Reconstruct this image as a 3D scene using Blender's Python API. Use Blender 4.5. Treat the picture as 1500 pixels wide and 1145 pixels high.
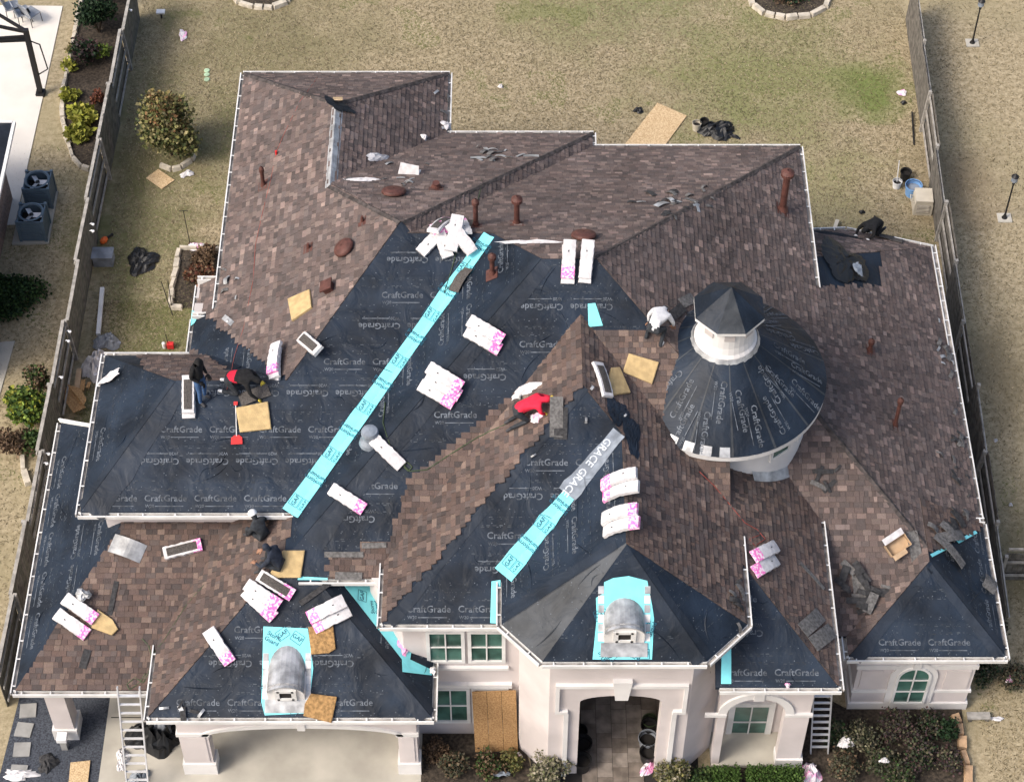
import bpy, bmesh, math, random
from mathutils import Vector, Matrix
from mathutils.bvhtree import BVHTree
from mathutils import noise as _noise
random.seed(7)
for _o in list(bpy.data.objects): bpy.data.objects.remove(_o, do_unlink=True)
scene = bpy.context.scene
COL = scene.collection
R = math.radians
# ------------------------------------------------------------------ camera
FPX, PITCH, CAMH, CX, CY = 3033.0, R(51.2), 49.0, 750.0, 572.5
cam_data = bpy.data.cameras.new('camera'); cam = bpy.data.objects.new('camera', cam_data); COL.objects.link(cam)
cam.location = (0, 0, CAMH); cam.rotation_euler = (R(90) - PITCH, 0, 0)
cam_data.sensor_width = 36; cam_data.lens = FPX / 1500 * 36; cam_data.clip_end = 3000
scene.camera = cam
# ------------------------------------------------------------------ light
SUN_DIR = Vector((-0.85, -0.50, 1.0)).normalized()       # towards the sun
world = bpy.data.worlds.new('World'); scene.world = world; world.use_nodes = True
wn = world.node_tree.nodes; wl = world.node_tree.links
sky = wn.new('ShaderNodeTexSky'); sky.sky_type = 'NISHITA'; sky.sun_disc = False
sky.sun_elevation = math.asin(SUN_DIR.z); sky.sun_rotation = math.atan2(SUN_DIR.x, SUN_DIR.y)
sky.air_density = 1.0; sky.dust_density = 6.0; sky.ozone_density = 1.0
bg = wn['Background']; bg.inputs['Strength'].default_value = 0.15
wl.new(sky.outputs[0], bg.inputs['Color'])
sun_data = bpy.data.lights.new('sun', 'SUN'); sun = bpy.data.objects.new('sun', sun_data); COL.objects.link(sun)
sun_data.energy = 1.4; sun_data.angle = R(18); sun_data.color = (1, 0.95, 0.88)
sun.rotation_euler = SUN_DIR.to_track_quat('Z', 'Y').to_euler(); sun.location = (-40, -20, 60)
scene.view_settings.view_transform = 'Standard'; scene.view_settings.look = 'None'
scene.view_settings.gamma = 1; scene.view_settings.use_curve_mapping = False
scene.view_settings.exposure = 0.66
# ------------------------------------------------------------------ picture <-> place
_fw = Vector((0, math.cos(PITCH), -math.sin(PITCH))); _up = Vector((0, math.sin(PITCH), math.cos(PITCH))); _rt = Vector((1, 0, 0))
CAM = Vector((0, 0, CAMH))
def ray(px, py): return _fw + _rt * ((px - CX) / FPX) + _up * ((CY - py) / FPX)
def U(px, py, z=0.0):
    d = ray(px, py); return CAM + d * ((z - CAMH) / d.z)
def UY(px, py, y):
    d = ray(px, py); return CAM + d * (y / d.y)
def PX(p):
    v = Vector(p) - CAM; d = v.dot(_fw)
    return CX + FPX * v.dot(_rt) / d, CY - FPX * v.dot(_up) / d
def inpoly(x, y, poly):
    c = False; j = len(poly) - 1
    for i in range(len(poly)):
        xi, yi = poly[i]; xj, yj = poly[j]
        if (yi > y) != (yj > y) and x < (xj - xi) * (y - yi) / (yj - yi) + xi: c = not c
        j = i
    return c
# ------------------------------------------------------------------ materials
def _pos(nt):
    return nt.nodes.new('ShaderNodeNewGeometry').outputs['Position']
def mat(name, col, rough=0.8, var=0.15, scale=3.0, bump=0.0, bscale=40.0, col2=None, metal=0.0, spec=0.3, attr=None, detail=6, ramp=(0.35, 0.65)):
    m = bpy.data.materials.new(name); m.use_nodes = True; nt = m.node_tree; N = nt.nodes; L = nt.links
    b = N['Principled BSDF']; b.inputs['Roughness'].default_value = rough; b.inputs['Metallic'].default_value = metal
    b.inputs['Specular IOR Level'].default_value = spec
    pos = _pos(nt)
    n1 = N.new('ShaderNodeTexNoise'); n1.inputs['Scale'].default_value = scale; n1.inputs['Detail'].default_value = detail
    L.new(pos, n1.inputs['Vector'])
    cr = N.new('ShaderNodeValToRGB'); cr.color_ramp.elements[0].position = ramp[0]; cr.color_ramp.elements[1].position = ramp[1]
    c2 = col2 or tuple(min(1, c * (1 + var)) for c in col); c1 = col if col2 else tuple(c * (1 - var) for c in col)
    cr.color_ramp.elements[0].color = (*c1, 1); cr.color_ramp.elements[1].color = (*c2, 1)
    L.new(n1.outputs['Fac'], cr.inputs['Fac'])
    out = cr.outputs['Color']
    if attr:
        a = N.new('ShaderNodeAttribute'); a.attribute_name = attr
        mx = N.new('ShaderNodeMix'); mx.data_type = 'RGBA'; mx.blend_type = 'MULTIPLY'; mx.inputs['Factor'].default_value = 1
        L.new(a.outputs['Color'], mx.inputs['A']); L.new(out, mx.inputs['B']); out = mx.outputs['Result']
    L.new(out, b.inputs['Base Color'])
    if bump:
        n2 = N.new('ShaderNodeTexNoise'); n2.inputs['Scale'].default_value = bscale; n2.inputs['Detail'].default_value = 5
        L.new(pos, n2.inputs['Vector'])
        bp = N.new('ShaderNodeBump'); bp.inputs['Strength'].default_value = bump; bp.inputs['Distance'].default_value = 0.02
        L.new(n2.outputs['Fac'], bp.inputs['Height']); L.new(bp.outputs['Normal'], b.inputs['Normal'])
    return m
MT = {}
MT['shingle'] = mat('shingle_granules', (0.82, 0.82, 0.82), 0.95, 0.22, 60, 0.5, 220, attr='tabcol', spec=0.15)
def underlay_mat(name, c):
    m = mat(name, c, 0.52, 0.45, 0.9, 0.0, spec=0.22, detail=9)
    nt = m.node_tree; N = nt.nodes; L = nt.links; b = N['Principled BSDF']; pos = _pos(nt)
    # soft wrinkles of loosely laid sheet
    w = N.new('ShaderNodeTexNoise'); w.inputs['Scale'].default_value = 1.5; w.inputs['Detail'].default_value = 3; w.inputs['Distortion'].default_value = 1.0
    L.new(pos, w.inputs['Vector'])
    bp = N.new('ShaderNodeBump'); bp.inputs['Strength'].default_value = 0.7; bp.inputs['Distance'].default_value = 0.075
    L.new(w.outputs['Fac'], bp.inputs['Height']); L.new(bp.outputs['Normal'], b.inputs['Normal'])
    # pale dust specks
    sp = N.new('ShaderNodeTexNoise'); sp.inputs['Scale'].default_value = 26; sp.inputs['Detail'].default_value = 3
    L.new(pos, sp.inputs['Vector'])
    cr = N.new('ShaderNodeValToRGB'); cr.color_ramp.elements[0].position = 0.66; cr.color_ramp.elements[1].position = 0.78
    cr.color_ramp.elements[0].color = (0, 0, 0, 1); cr.color_ramp.elements[1].color = (0.35, 0.35, 0.35, 1)
    L.new(sp.outputs['Fac'], cr.inputs['Fac'])
    src = b.inputs['Base Color'].links[0].from_socket
    mx = N.new('ShaderNodeMix'); mx.data_type = 'RGBA'; L.new(cr.outputs['Color'], mx.inputs['Factor'])
    L.new(src, mx.inputs['A']); mx.inputs['B'].default_value = (0.13, 0.13, 0.14, 1); L.new(mx.outputs['Result'], b.inputs['Base Color'])
    return m
MT['underlay'] = underlay_mat('black_underlayment', (0.0105, 0.0175, 0.0300))
MT['underlay2'] = underlay_mat('black_underlayment_glossier', (0.0125, 0.0200, 0.0330))
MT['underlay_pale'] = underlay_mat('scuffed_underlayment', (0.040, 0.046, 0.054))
MT['print'] = mat('grey_print', (0.084, 0.098, 0.118), 0.6, 0.55, 6, ramp=(.36, .62))
MT['print_dim'] = mat('dim_grey_print', (0.045, 0.054, 0.066), 0.6, 0.6, 4, ramp=(.36, .62))
MT['print_white'] = mat('white_print', (0.55, 0.6, 0.65), 0.6, 0.2, 9)
MT['teal'] = mat('teal_membrane', (0.20, 0.66, 0.72), 0.45, 0.08, 3, 0.35, 7)
MT['navy'] = mat('navy_print', (0.012, 0.08, 0.13), 0.5, 0.2, 9)
MT['film'] = mat('release_film', (0.20, 0.23, 0.27), 0.3, 0.25, 4, 0.5, 6, spec=0.5)
MT['white'] = mat('white_gutter_paint', (0.64, 0.64, 0.63), 0.45, 0.14, 1.5, 0, spec=0.4)
MT['gutter_in'] = mat('gutter_trough', (0.30, 0.28, 0.26), 0.7, 0.45, 4)
MT['stucco'] = mat('pale_pink_stucco', (0.55, 0.505, 0.495), 0.9, 0.11, 0.7, 0.4, 70, detail=9)
MT['trim'] = mat('white_trim', (0.63, 0.62, 0.61), 0.7, 0.08, 1.2, 0.1, 60)
MT['glass'] = mat('green_grey_glass', (0.050, 0.115, 0.095), 0.12, 0.45, 1.6, spec=0.6)
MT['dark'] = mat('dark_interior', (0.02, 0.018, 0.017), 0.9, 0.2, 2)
MT['soffit'] = mat('soffit', (0.45, 0.42, 0.41), 0.8, 0.05, 2)
MT['rust'] = mat('brown_vent_paint', (0.085, 0.035, 0.028), 0.6, 0.25, 7, 0.1, 60)
MT['galv'] = mat('galvanised_sheet', (0.36, 0.37, 0.38), 0.42, 0.35, 3.5, 0.2, 25, metal=0.35)
MT['concrete'] = mat('concrete', (0.40, 0.38, 0.33), 0.9, 0.16, 0.9, 0.15, 60)
MT['cap'] = mat('hip_cap_shingle', (0.060, 0.052, 0.050), 0.95, 0.45, 6, 0.4, 150)
# ------------------------------------------------------------------ mesh helpers
def wmat(o):
    if o is None: return Matrix()
    m = o.matrix_basis.copy()
    return (wmat(o.parent) @ o.matrix_parent_inverse @ m) if o.parent else m
class MB:
    def __init__(s): s.v = []; s.f = []; s.mi = []; s.cur = 0
    def add(s, vs, fs):
        n = len(s.v); s.v += [tuple(v) for v in vs]; s.f += [tuple(i + n for i in f) for f in fs]; s.mi += [s.cur] * len(fs); return s
    def box(s, c, size, M=None):
        hx, hy, hz = (a / 2 for a in size); c = Vector(c)
        vs = [Vector((x, y, z)) for x in (-hx, hx) for y in (-hy, hy) for z in (-hz, hz)]
        vs = [(c + (M @ v if M else v)) for v in vs]
        return s.add(vs, [(0, 1, 3, 2), (4, 6, 7, 5), (0, 4, 5, 1), (2, 3, 7, 6), (0, 2, 6, 4), (1, 5, 7, 3)])
    def bar(s, a, b, w, h, upv=Vector((0, 0, 1))):
        a = Vector(a); b = Vector(b); x = (b - a); L = x.length; x.normalize()
        y = upv.cross(x)
        if y.length < 1e-4: y = Vector((0, 1, 0)).cross(x)
        y.normalize(); z = x.cross(y)
        return s.box((a + b) / 2, (L, w, h), Matrix((x, y, z)).transposed())
    def prism(s, pts, off):
        off = Vector(off); n = len(pts); a = [Vector(p) for p in pts]
        vs = a + [p + off for p in a]
        fs = [tuple(range(n))[::-1], tuple(range(n, 2 * n))] + [(i, (i + 1) % n, n + (i + 1) % n, n + i) for i in range(n)]
        return s.add(vs, fs)
    def tube(s, path, r, n=8, caps=True):
        path = [Vector(p) for p in path]; rr = r if isinstance(r, (list, tuple)) else [r] * len(path)
        vs = []; fs = []; prev = None
        for i, p in enumerate(path):
            t = (path[min(i + 1, len(path) - 1)] - path[max(i - 1, 0)]).normalized()
            if prev is None:
                a = t.cross(Vector((0, 0, 1)))
                if a.length < 0.05: a = t.cross(Vector((1, 0, 0)))
            else: a = prev - t * prev.dot(t)
            a.normalize(); prev = a; b = t.cross(a)
            for k in range(n):
                an = 2 * math.pi * k / n; vs.append(p + (a * math.cos(an) + b * math.sin(an)) * rr[i])
        for i in range(len(path) - 1):
            for k in range(n):
                k2 = (k + 1) % n; fs.append((i * n + k, i * n + k2, (i + 1) * n + k2, (i + 1) * n + k))
        if caps: fs += [tuple(range(n))[::-1], tuple(range((len(path) - 1) * n, len(path) * n))]
        return s.add(vs, fs)
    def lathe(s, prof, n=20, c=(0, 0, 0), caps=True, M=None):
        c = Vector(c); vs = []; fs = []
        for r, z in prof:
            for k in range(n):
                a = 2 * math.pi * k / n; v = Vector((r * math.cos(a), r * math.sin(a), z)); vs.append(c + (M @ v if M else v))
        for i in range(len(prof) - 1):
            for k in range(n):
                k2 = (k + 1) % n; fs.append((i * n + k, i * n + k2, (i + 1) * n + k2, (i + 1) * n + k))
        if caps: fs += [tuple(range(n))[::-1], tuple(range((len(prof) - 1) * n, len(prof) * n))]
        return s.add(vs, fs)
    def ball(s, c, r, nu=10, nv=7, M=None):
        rx, ry, rz = r if isinstance(r, (list, tuple)) else (r, r, r)
        vs = [Vector((0, 0, -rz))]; 
        for j in range(1, nv):
            t = -math.pi / 2 + math.pi * j / nv
            for k in range(nu):
                a = 2 * math.pi * k / nu; vs.append(Vector((rx * math.cos(t) * math.cos(a), ry * math.cos(t) * math.sin(a), rz * math.sin(t))))
        vs.append(Vector((0, 0, rz))); c = Vector(c); vs = [c + (M @ v if M else v) for v in vs]
        fs = [(0, 1 + (k + 1) % nu, 1 + k) for k in range(nu)]
        for j in range(nv - 2):
            for k in range(nu):
                a = 1 + j * nu; fs.append((a + k, a + (k + 1) % nu, a + nu + (k + 1) % nu, a + nu + k))
        t = 1 + (nv - 2) * nu; fs += [(t + k, t + (k + 1) % nu, len(vs) - 1) for k in range(nu)]
        return s.add(vs, fs)
    def mesh(s, name, mats, smooth=False):
        me = bpy.data.meshes.new(name); me.from_pydata(s.v, [], s.f)
        for m in (mats if isinstance(mats, (list, tuple)) else [mats]): me.materials.append(m)
        if any(s.mi): me.polygons.foreach_set('material_index', s.mi)
        if smooth: me.polygons.foreach_set('use_smooth', [True] * len(s.f))
        me.update(); return me
    def build(s, name, mats, parent=None, local=False, smooth=False):
        return link(name, s.mesh(name, mats, smooth), parent, local)
def link(name, me, parent=None, local=False):
    o = bpy.data.objects.new(name, me); COL.objects.link(o)
    if parent:
        o.parent = parent
        if not local: o.matrix_parent_inverse = wmat(parent).inverted()
    return o
def tag(o, label=None, cat=None, group=None, kind=None):
    if label: o['label'] = label
    if cat: o['category'] = cat
    if group: o['group'] = group
    if kind: o['kind'] = kind
    return o
def empty(name, label, cat, M=None, group=None):
    o = bpy.data.objects.new(name, None); COL.objects.link(o); o.empty_display_size = 0.2
    if M is not None:
        o.matrix_basis = M if isinstance(M, Matrix) else Matrix.Translation(M)
    return tag(o, label, cat, group)
def fix_normals(o):
    bm = bmesh.new(); bm.from_mesh(o.data); bmesh.ops.recalc_face_normals(bm, faces=bm.faces); bm.to_mesh(o.data); bm.free(); return o
_textcache = {}
def text_data(txt, bold=0.0):
    """flat lettering: unit cap height, origin at centre"""
    key = (txt, bold)
    if key not in _textcache:
        cu = bpy.data.curves.new('lettering', 'FONT'); cu.body = txt; cu.size = 1; cu.resolution_u = 2; cu.offset = bold
        cu.align_x = 'CENTER'; cu.align_y = 'CENTER'
        o = bpy.data.objects.new('tmp', cu); COL.objects.link(o)
        dg = bpy.context.evaluated_depsgraph_get(); dg.update()
        me = bpy.data.meshes.new_from_object(o.evaluated_get(dg))
        _textcache[key] = ([v.co.copy() for v in me.vertices], [tuple(p.vertices) for p in me.polygons])
        bpy.data.objects.remove(o, do_unlink=True); bpy.data.meshes.remove(me)
    return _textcache[key]
# ------------------------------------------------------------------ roof planes   z = c + gx*x + gy*y
class Plane:
    def __init__(s, gx, gy, c): s.gx, s.gy, s.c = gx, gy, c
    def z(s, x, y): return s.c + s.gx * x + s.gy * y
    def pt(s, x, y): return Vector((x, y, s.z(x, y)))
    def n(s): return Vector((-s.gx, -s.gy, 1)).normalized()
    def frame(s):
        a = Vector((s.gx, s.gy, 0)); p = a.length; a.normalize()
        v = Vector((a.x, a.y, p)).normalized(); u = Vector((a.y, -a.x, 0))   # u x v = outward normal
        return u, v, s.n()
    def hit(s, px, py):
        d = ray(px, py); t = (s.c + s.gx * CAM.x + s.gy * CAM.y - CAM.z) / (d.z - s.gx * d.x - s.gy * d.y); return CAM + d * t
def left(x, z, p): return Plane(p, 0, z - p * x)
def right(x, z, p): return Plane(-p, 0, z + p * x)
def front(y, z, p): return Plane(0, p, z - p * y)
def back(y, z, p): return Plane(0, -p, z + p * y)
def through(a, b, q):
    n = (Vector(b) - Vector(a)).cross(Vector(q) - Vector(a)); return Plane(-n.x / n.z, -n.y / n.z, Vector(a).z + (n.x * a[0] + n.y * a[1]) / n.z)
ZU = 5.93
PL = dict(
    F1=front(25.97, 3.75, .625), L1=left(-9.04, 3.75, .625), GR=right(-2.0, 3.75, .625),
    Rr=right(12.6, 3.3, .63), B1=back(35.8, 9.87, .49), FL=front(30.66, ZU, .465),
    L0=left(-8.14, ZU, .63), L0b=left(-8.14, ZU - .14, .63), B2=back(44.4, ZU, .49), R5=right(2.36, ZU, .627), R6=right(-1.95, ZU, .63), B4=back(47.0, ZU, .57),
    L4=left(-11.0, ZU, .63), B3=back(35.85, ZU, .70),
    L2=left(-3.19, 5.8, .67), F2=front(27.4, 5.8, .68), R3=right(5.69, 6.4, .685),
    L3=left(-.25, 6.4, .69), FP=front(26.2, 4.8, .62), F5=front(30.98, 4.65, .57),
    FW=front(28.0, 3.3, .55), RW=right(12.65, 3.32, .63), LW=left(8.65, 3.3, .545),
    F3=front(27.0, 3.3, .38), L5=left(-12.6, 3.3, .64), RK=right(12.6, 3.18, .63))
APEX = (2.72, 27.95, 8.43)
PL['EF'] = through((.73, 25.97, 6.4), (4.65, 25.97, 6.4), APEX)
PL['ECL'] = through((-.25, 27.0, 6.4), (.73, 25.97, 6.4), APEX)
PL['ECR'] = through((4.65, 25.97, 6.4), (5.69, 27.0, 6.4), APEX)
PL['K1'] = Plane(0, -1.1, 3.18 + 1.1 * 43.05)
PL['K2'] = through((10.12, 43.1, 3.18), (12.62, 42.35, 3.18), (9.6, 40.6, 4.9))
def clip(poly, a, b, c):
    """keep a*x+b*y+c >= 0"""
    out = []
    for i in range(len(poly)):
        p = poly[i]; q = poly[(i + 1) % len(poly)]; dp = a * p[0] + b * p[1] + c; dq = a * q[0] + b * q[1] + c
        if dp >= -1e-9: out.append(p)
        if (dp > 1e-9 and dq < -1e-9) or (dp < -1e-9 and dq > 1e-9):
            t = dp / (dp - dq); out.append((p[0] + (q[0] - p[0]) * t, p[1] + (q[1] - p[1]) * t))
    return out
def area(p): return 0.5 * sum(p[i][0] * p[(i + 1) % len(p)][1] - p[(i + 1) % len(p)][0] * p[i][1] for i in range(len(p))) if len(p) > 2 else 0
def edge_hp(p, q): return (-(q[1] - p[1]), q[0] - p[0], (q[1] - p[1]) * p[0] - (q[0] - p[0]) * p[1])
def subtract(A, B):
    out = []
    for i in range(len(B)):
        a, b, c = edge_hp(B[i], B[(i + 1) % len(B)])
        o = clip(A, -a, -b, -c)
        if area(o) > 1e-4: out.append(o)
        A = clip(A, a, b, c)
        if area(A) < 1e-4: break
    return out
FACES = {}
def block(poly, names):
    for n in names:
        P = PL[n]; f = poly
        for m in names:
            if m == n: continue
            Q = PL[m]; f = clip(f, Q.gx - P.gx, Q.gy - P.gy, Q.c - P.c)
            if len(f) < 3: break
        if area(f) < 1e-3: continue
        todo = [f]
        for g in FACES.get(n, []):
            todo = [r for t in todo for r in subtract(t, g)]
        FACES.setdefault(n, []).extend(todo)
def rect(x0, x1, y0, y1): return [(x0, y0), (x1, y0), (x1, y1), (x0, y1)]
block(rect(-9.04, -2.0, 25.97, 28.88), ['F1', 'L1', 'GR'])
block(rect(-4.85, -2.0, 28.88, 29.9), ['GR'])
block(rect(-9.04, 5.5, 28.88, 37.42), ['F1', 'L1', 'Rr', 'B1'])
block([(-2.75, 37.42), (8.45, 37.42), (8.45, 43.85), (2.3, 43.85)], ['B1', 'Rr'])
block(rect(-11.0, 1.5, 30.66, 33.8), ['FL', 'L4'])
block(rect(-11.0, -5.0, 33.8, 35.85), ['B3', 'L4'])
block(rect(-8.14, 1.5, 33.8, 37.42), ['FL', 'L0'])
block(rect(-8.80, -8.14, 35.85, 37.55), ['L0'])
block(rect(-8.80, -8.14, 37.6, 38.9), ['L0b'])
block(rect(-8.14, -5.04, 37.42, 40.3), ['L0', 'B2', 'FL'])
block(rect(-5.04, 2.36, 37.42, 44.4), ['L0', 'B2', 'R5', 'FL'])
block(rect(-8.14, -1.95, 40.3, 47.0), ['L0', 'R6', 'B4'])
block(rect(-3.19, 5.69, 27.4, 36.0), ['L2', 'F2', 'R3'])
block([(-.25, 27.0), (.73, 25.97), (4.65, 25.97), (5.69, 27.0), (5.69, 32.5), (-.25, 32.5)], ['L3', 'R3', 'EF', 'ECL', 'ECR'])
block(rect(5.0, 8.03, 26.2, 32.6), ['FP', 'R3'])
block(rect(5.5, 12.6, 28.61, 38.4), ['F5', 'Rr'])
block(rect(5.5, 8.45, 38.4, 43.85), ['B1', 'Rr'])
block(rect(8.65, 12.65, 28.0, 32.15), ['FW', 'RW', 'LW'])
block([(8.5, 38.4), (12.6, 38.4), (12.62, 42.35), (11.32, 42.75), (10.12, 43.1), (9.08, 43.05), (8.5, 43.0)], ['RK', 'K1', 'K2'])
block([(-12.6, 27.0), (-10.5, 27.0), (-10.5, 34.2), (-12.6, 35.6)], ['F3', 'L5'])
block([(-10.5, 27.0), (-9.04, 27.0), (-5.5, 29.5), (-5.5, 31.2), (-10.5, 31.2)], ['F3', 'L5'])
# drop slivers hidden deep inside other slopes is unnecessary: slopes simply interpenetrate like real framing
# ------------------------------------------------------------------ ground (first structure)
def ground_mat(name, cols, scale, greens=()):
    m = mat(name, cols[0], 0.95, 0.2, scale, 0.35, 30, col2=cols[1], spec=0.1, detail=9, ramp=(.38, .62))
    next(x for x in m.node_tree.nodes if x.type == 'TEX_NOISE').inputs['Roughness'].default_value = .82
    nt = m.node_tree; N = nt.nodes; L = nt.links; b = N['Principled BSDF']; src = b.inputs['Base Color'].links[0].from_socket; pos = _pos(nt)
    big = N.new('ShaderNodeTexNoise'); big.inputs['Scale'].default_value = 0.22; big.inputs['Detail'].default_value = 5; L.new(pos, big.inputs['Vector'])
    cr = N.new('ShaderNodeValToRGB'); cr.color_ramp.elements[0].position = 0.48; cr.color_ramp.elements[1].position = 0.64
    cr.color_ramp.elements[0].color = (0, 0, 0, 1); cr.color_ramp.elements[1].color = (.6, .6, .6, 1); L.new(big.outputs['Fac'], cr.inputs['Fac'])
    mx = N.new('ShaderNodeMix'); mx.data_type = 'RGBA'; L.new(cr.outputs['Color'], mx.inputs['Factor']); L.new(src, mx.inputs['A']); mx.inputs['B'].default_value = (*cols[2], 1)
    out = mx.outputs['Result']
    for (gx, gy, gr, gc) in greens:                         # living patches of lawn
        vm = N.new('ShaderNodeVectorMath'); vm.operation = 'DISTANCE'
        ns = N.new('ShaderNodeTexNoise'); ns.inputs['Scale'].default_value = 0.7; ns.inputs['Detail'].default_value = 5; L.new(pos, ns.inputs['Vector'])
        L.new(pos, vm.inputs[0]); vm.inputs[1].default_value = (gx, gy, 0)
        ma = N.new('ShaderNodeMath'); ma.operation = 'MULTIPLY_ADD'; L.new(ns.outputs['Fac'], ma.inputs[0]); ma.inputs[1].default_value = gr * 2.2; L.new(vm.outputs['Value'], ma.inputs[2])
        mr = N.new('ShaderNodeMapRange'); mr.inputs['From Min'].default_value = gr * 1.35; mr.inputs['From Max'].default_value = gr * 2.3
        mr.inputs['To Min'].default_value = 0.72; mr.inputs['To Max'].default_value = 0
        L.new(ma.outputs[0], mr.inputs['Value'])
        m2 = N.new('ShaderNodeMix'); m2.data_type = 'RGBA'; L.new(mr.outputs['Result'], m2.inputs['Factor']); L.new(out, m2.inputs['A']); m2.inputs['B'].default_value = (*gc, 1)
        out = m2.outputs['Result']
    L.new(out, b.inputs['Base Color']); return m
MT['lawn'] = ground_mat('dormant_lawn', [(0.190, 0.155, 0.092), (0.415, 0.352, 0.238), (0.270, 0.235, 0.142)], 5.5,
                        [(12.4, 52.6, 1.5, (0.07, 0.14, 0.015)), (8.5, 53.2, 4.0, (0.155, 0.175, 0.065)), (-10.9, 42.0, 2.2, (0.085, 0.105, 0.035)), (-12, 38.0, 1.4, (0.075, 0.085, 0.035)),
                         (-9.5, 54.5, 4.8, (0.155, 0.145, 0.075)), (-11.5, 49.5, 3.6, (0.115, 0.12, 0.05)), (-12.2, 45.5, 2.4, (0.10, 0.115, 0.042)), (2.0, 56.8, 2.6, (0.17, 0.18, 0.08)), (5, 57.8, 3.0, (0.17, 0.185, 0.085)), (10, 48, 2.6, (0.25, 0.235, 0.12)), (14.8, 40, 2.0, (0.16, 0.135, 0.085)), (15.2, 33, 2.0, (0.14, 0.125, 0.07)), (14.9, 48, 1.8, (0.19, 0.15, 0.10))])
g = MB(); g.add([(-400, -200, 0), (400, -200, 0), (400, 900, 0), (-400, 900, 0)], [(0, 1, 2, 3)])
ground = tag(g.build('ground', MT['lawn']), 'dry tan lawn with green patches around the house', 'lawn', kind='structure')
# ------------------------------------------------------------------ the house: roof
house = empty('house', 'big pale stucco house with hip roof being re-shingled', 'house', Vector((0, 33, 0)))
DECKBVH = ([], [])
SLOPES = {}
SH_ALL = {'F3', 'B1', 'B2', 'B3', 'B4', 'L0', 'L0b', 'Rr', 'R5', 'R6', 'L2', 'R3', 'F5', 'LW', 'RK', 'K1', 'K2'}
SH_POLY = {   # picture outlines of the shingled patches on slopes that are mostly underlayment
    'L1': [(100, 1100), (100, 700), (425, 735), (428, 770), (414, 815), (392, 850), (300, 985), (222, 1100)],
    'F1': [(480, 850), (480, 808), (531, 808), (531, 797), (568, 797), (600, 700), (862, 488), (1100, 488), (1100, 760), (650, 780), (600, 860)],
    'RW': [(1340, 700), (1450, 700), (1450, 768), (1398, 790), (1366, 806), (1352, 818), (1330, 830)]}
SH_NOT = {'B3': [(100, 500), (183, 500), (212, 540), (250, 580), (100, 600)], 'L0': [(270, 440), (292, 455), (424, 556), (400, 585), (352, 552), (270, 505)],
          'RK': [(1180, 335), (1290, 335), (1290, 418), (1180, 422)], 'F3': [(0, 1030), (40, 985), (105, 875), (160, 800), (175, 780), (100, 740), (0, 800)],
          'K1': [(1180, 300), (1262, 300), (1285, 365), (1180, 400)]}
SH_NOT['B3b'] = SH_NOT['L0']
for n, polys in FACES.items():
    P = PL[n]; mb = MB()
    for f in polys:
        pts = [P.pt(x, y) for x, y in f]; mb.prism(pts, (0, 0, -0.10))
        i0 = len(DECKBVH[0]); DECKBVH[0].extend(pts); DECKBVH[1].append(tuple(range(i0, i0 + len(pts))))
    SLOPES[n] = mb.build('roof_slope', MT['underlay'], house)
# shingle tabs ----------------------------------------------------------------
PAL = [tuple(x * 1.22 for x in c) for c in [(0.118, 0.086, 0.076), (0.102, 0.077, 0.070), (0.140, 0.102, 0.087), (0.084, 0.067, 0.063), (0.112, 0.090, 0.083), (0.172, 0.128, 0.107), (0.128, 0.090, 0.077), (0.076, 0.063, 0.060), (0.106, 0.079, 0.070)]]
sv, sf, sc = [], [], []
EXP = 0.145
def shingled(n, c):
    px, py = PX(c)
    if n in SH_ALL:
        if n in SH_NOT and inpoly(px, py, SH_NOT[n]): return False
        if n == 'B3' and inpoly(px, py, SH_NOT['L0']): return False
        return True
    return n in SH_POLY and inpoly(px, py, SH_POLY[n])
singles = []
def tab(o3, u, v, nrm, poly2, v0, v1, h, col):
    """poly2: convex outline in (u,v); the lower edge stands h proud, the top edge tucks under the next course"""
    i0 = len(sv); k = len(poly2)
    for (a, b) in poly2:
        t = max(0, min(1, (b - v0) / (v1 - v0))); sv.append(o3 + u * a + v * b + nrm * (h * (1 - t) + 0.018))
    for (a, b) in poly2: sv.append(o3 + u * a + v * b - nrm * 0.004)
    sf.append(tuple(range(i0, i0 + k))); sc.append(col)
    for j in range(k):
        j2 = (j + 1) % k
        sf.append((i0 + k + j, i0 + k + j2, i0 + j2, i0 + j)); sc.append(tuple(c * 0.55 for c in col))  # edge faces coloured darker, painting a shadow line under each course
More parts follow.
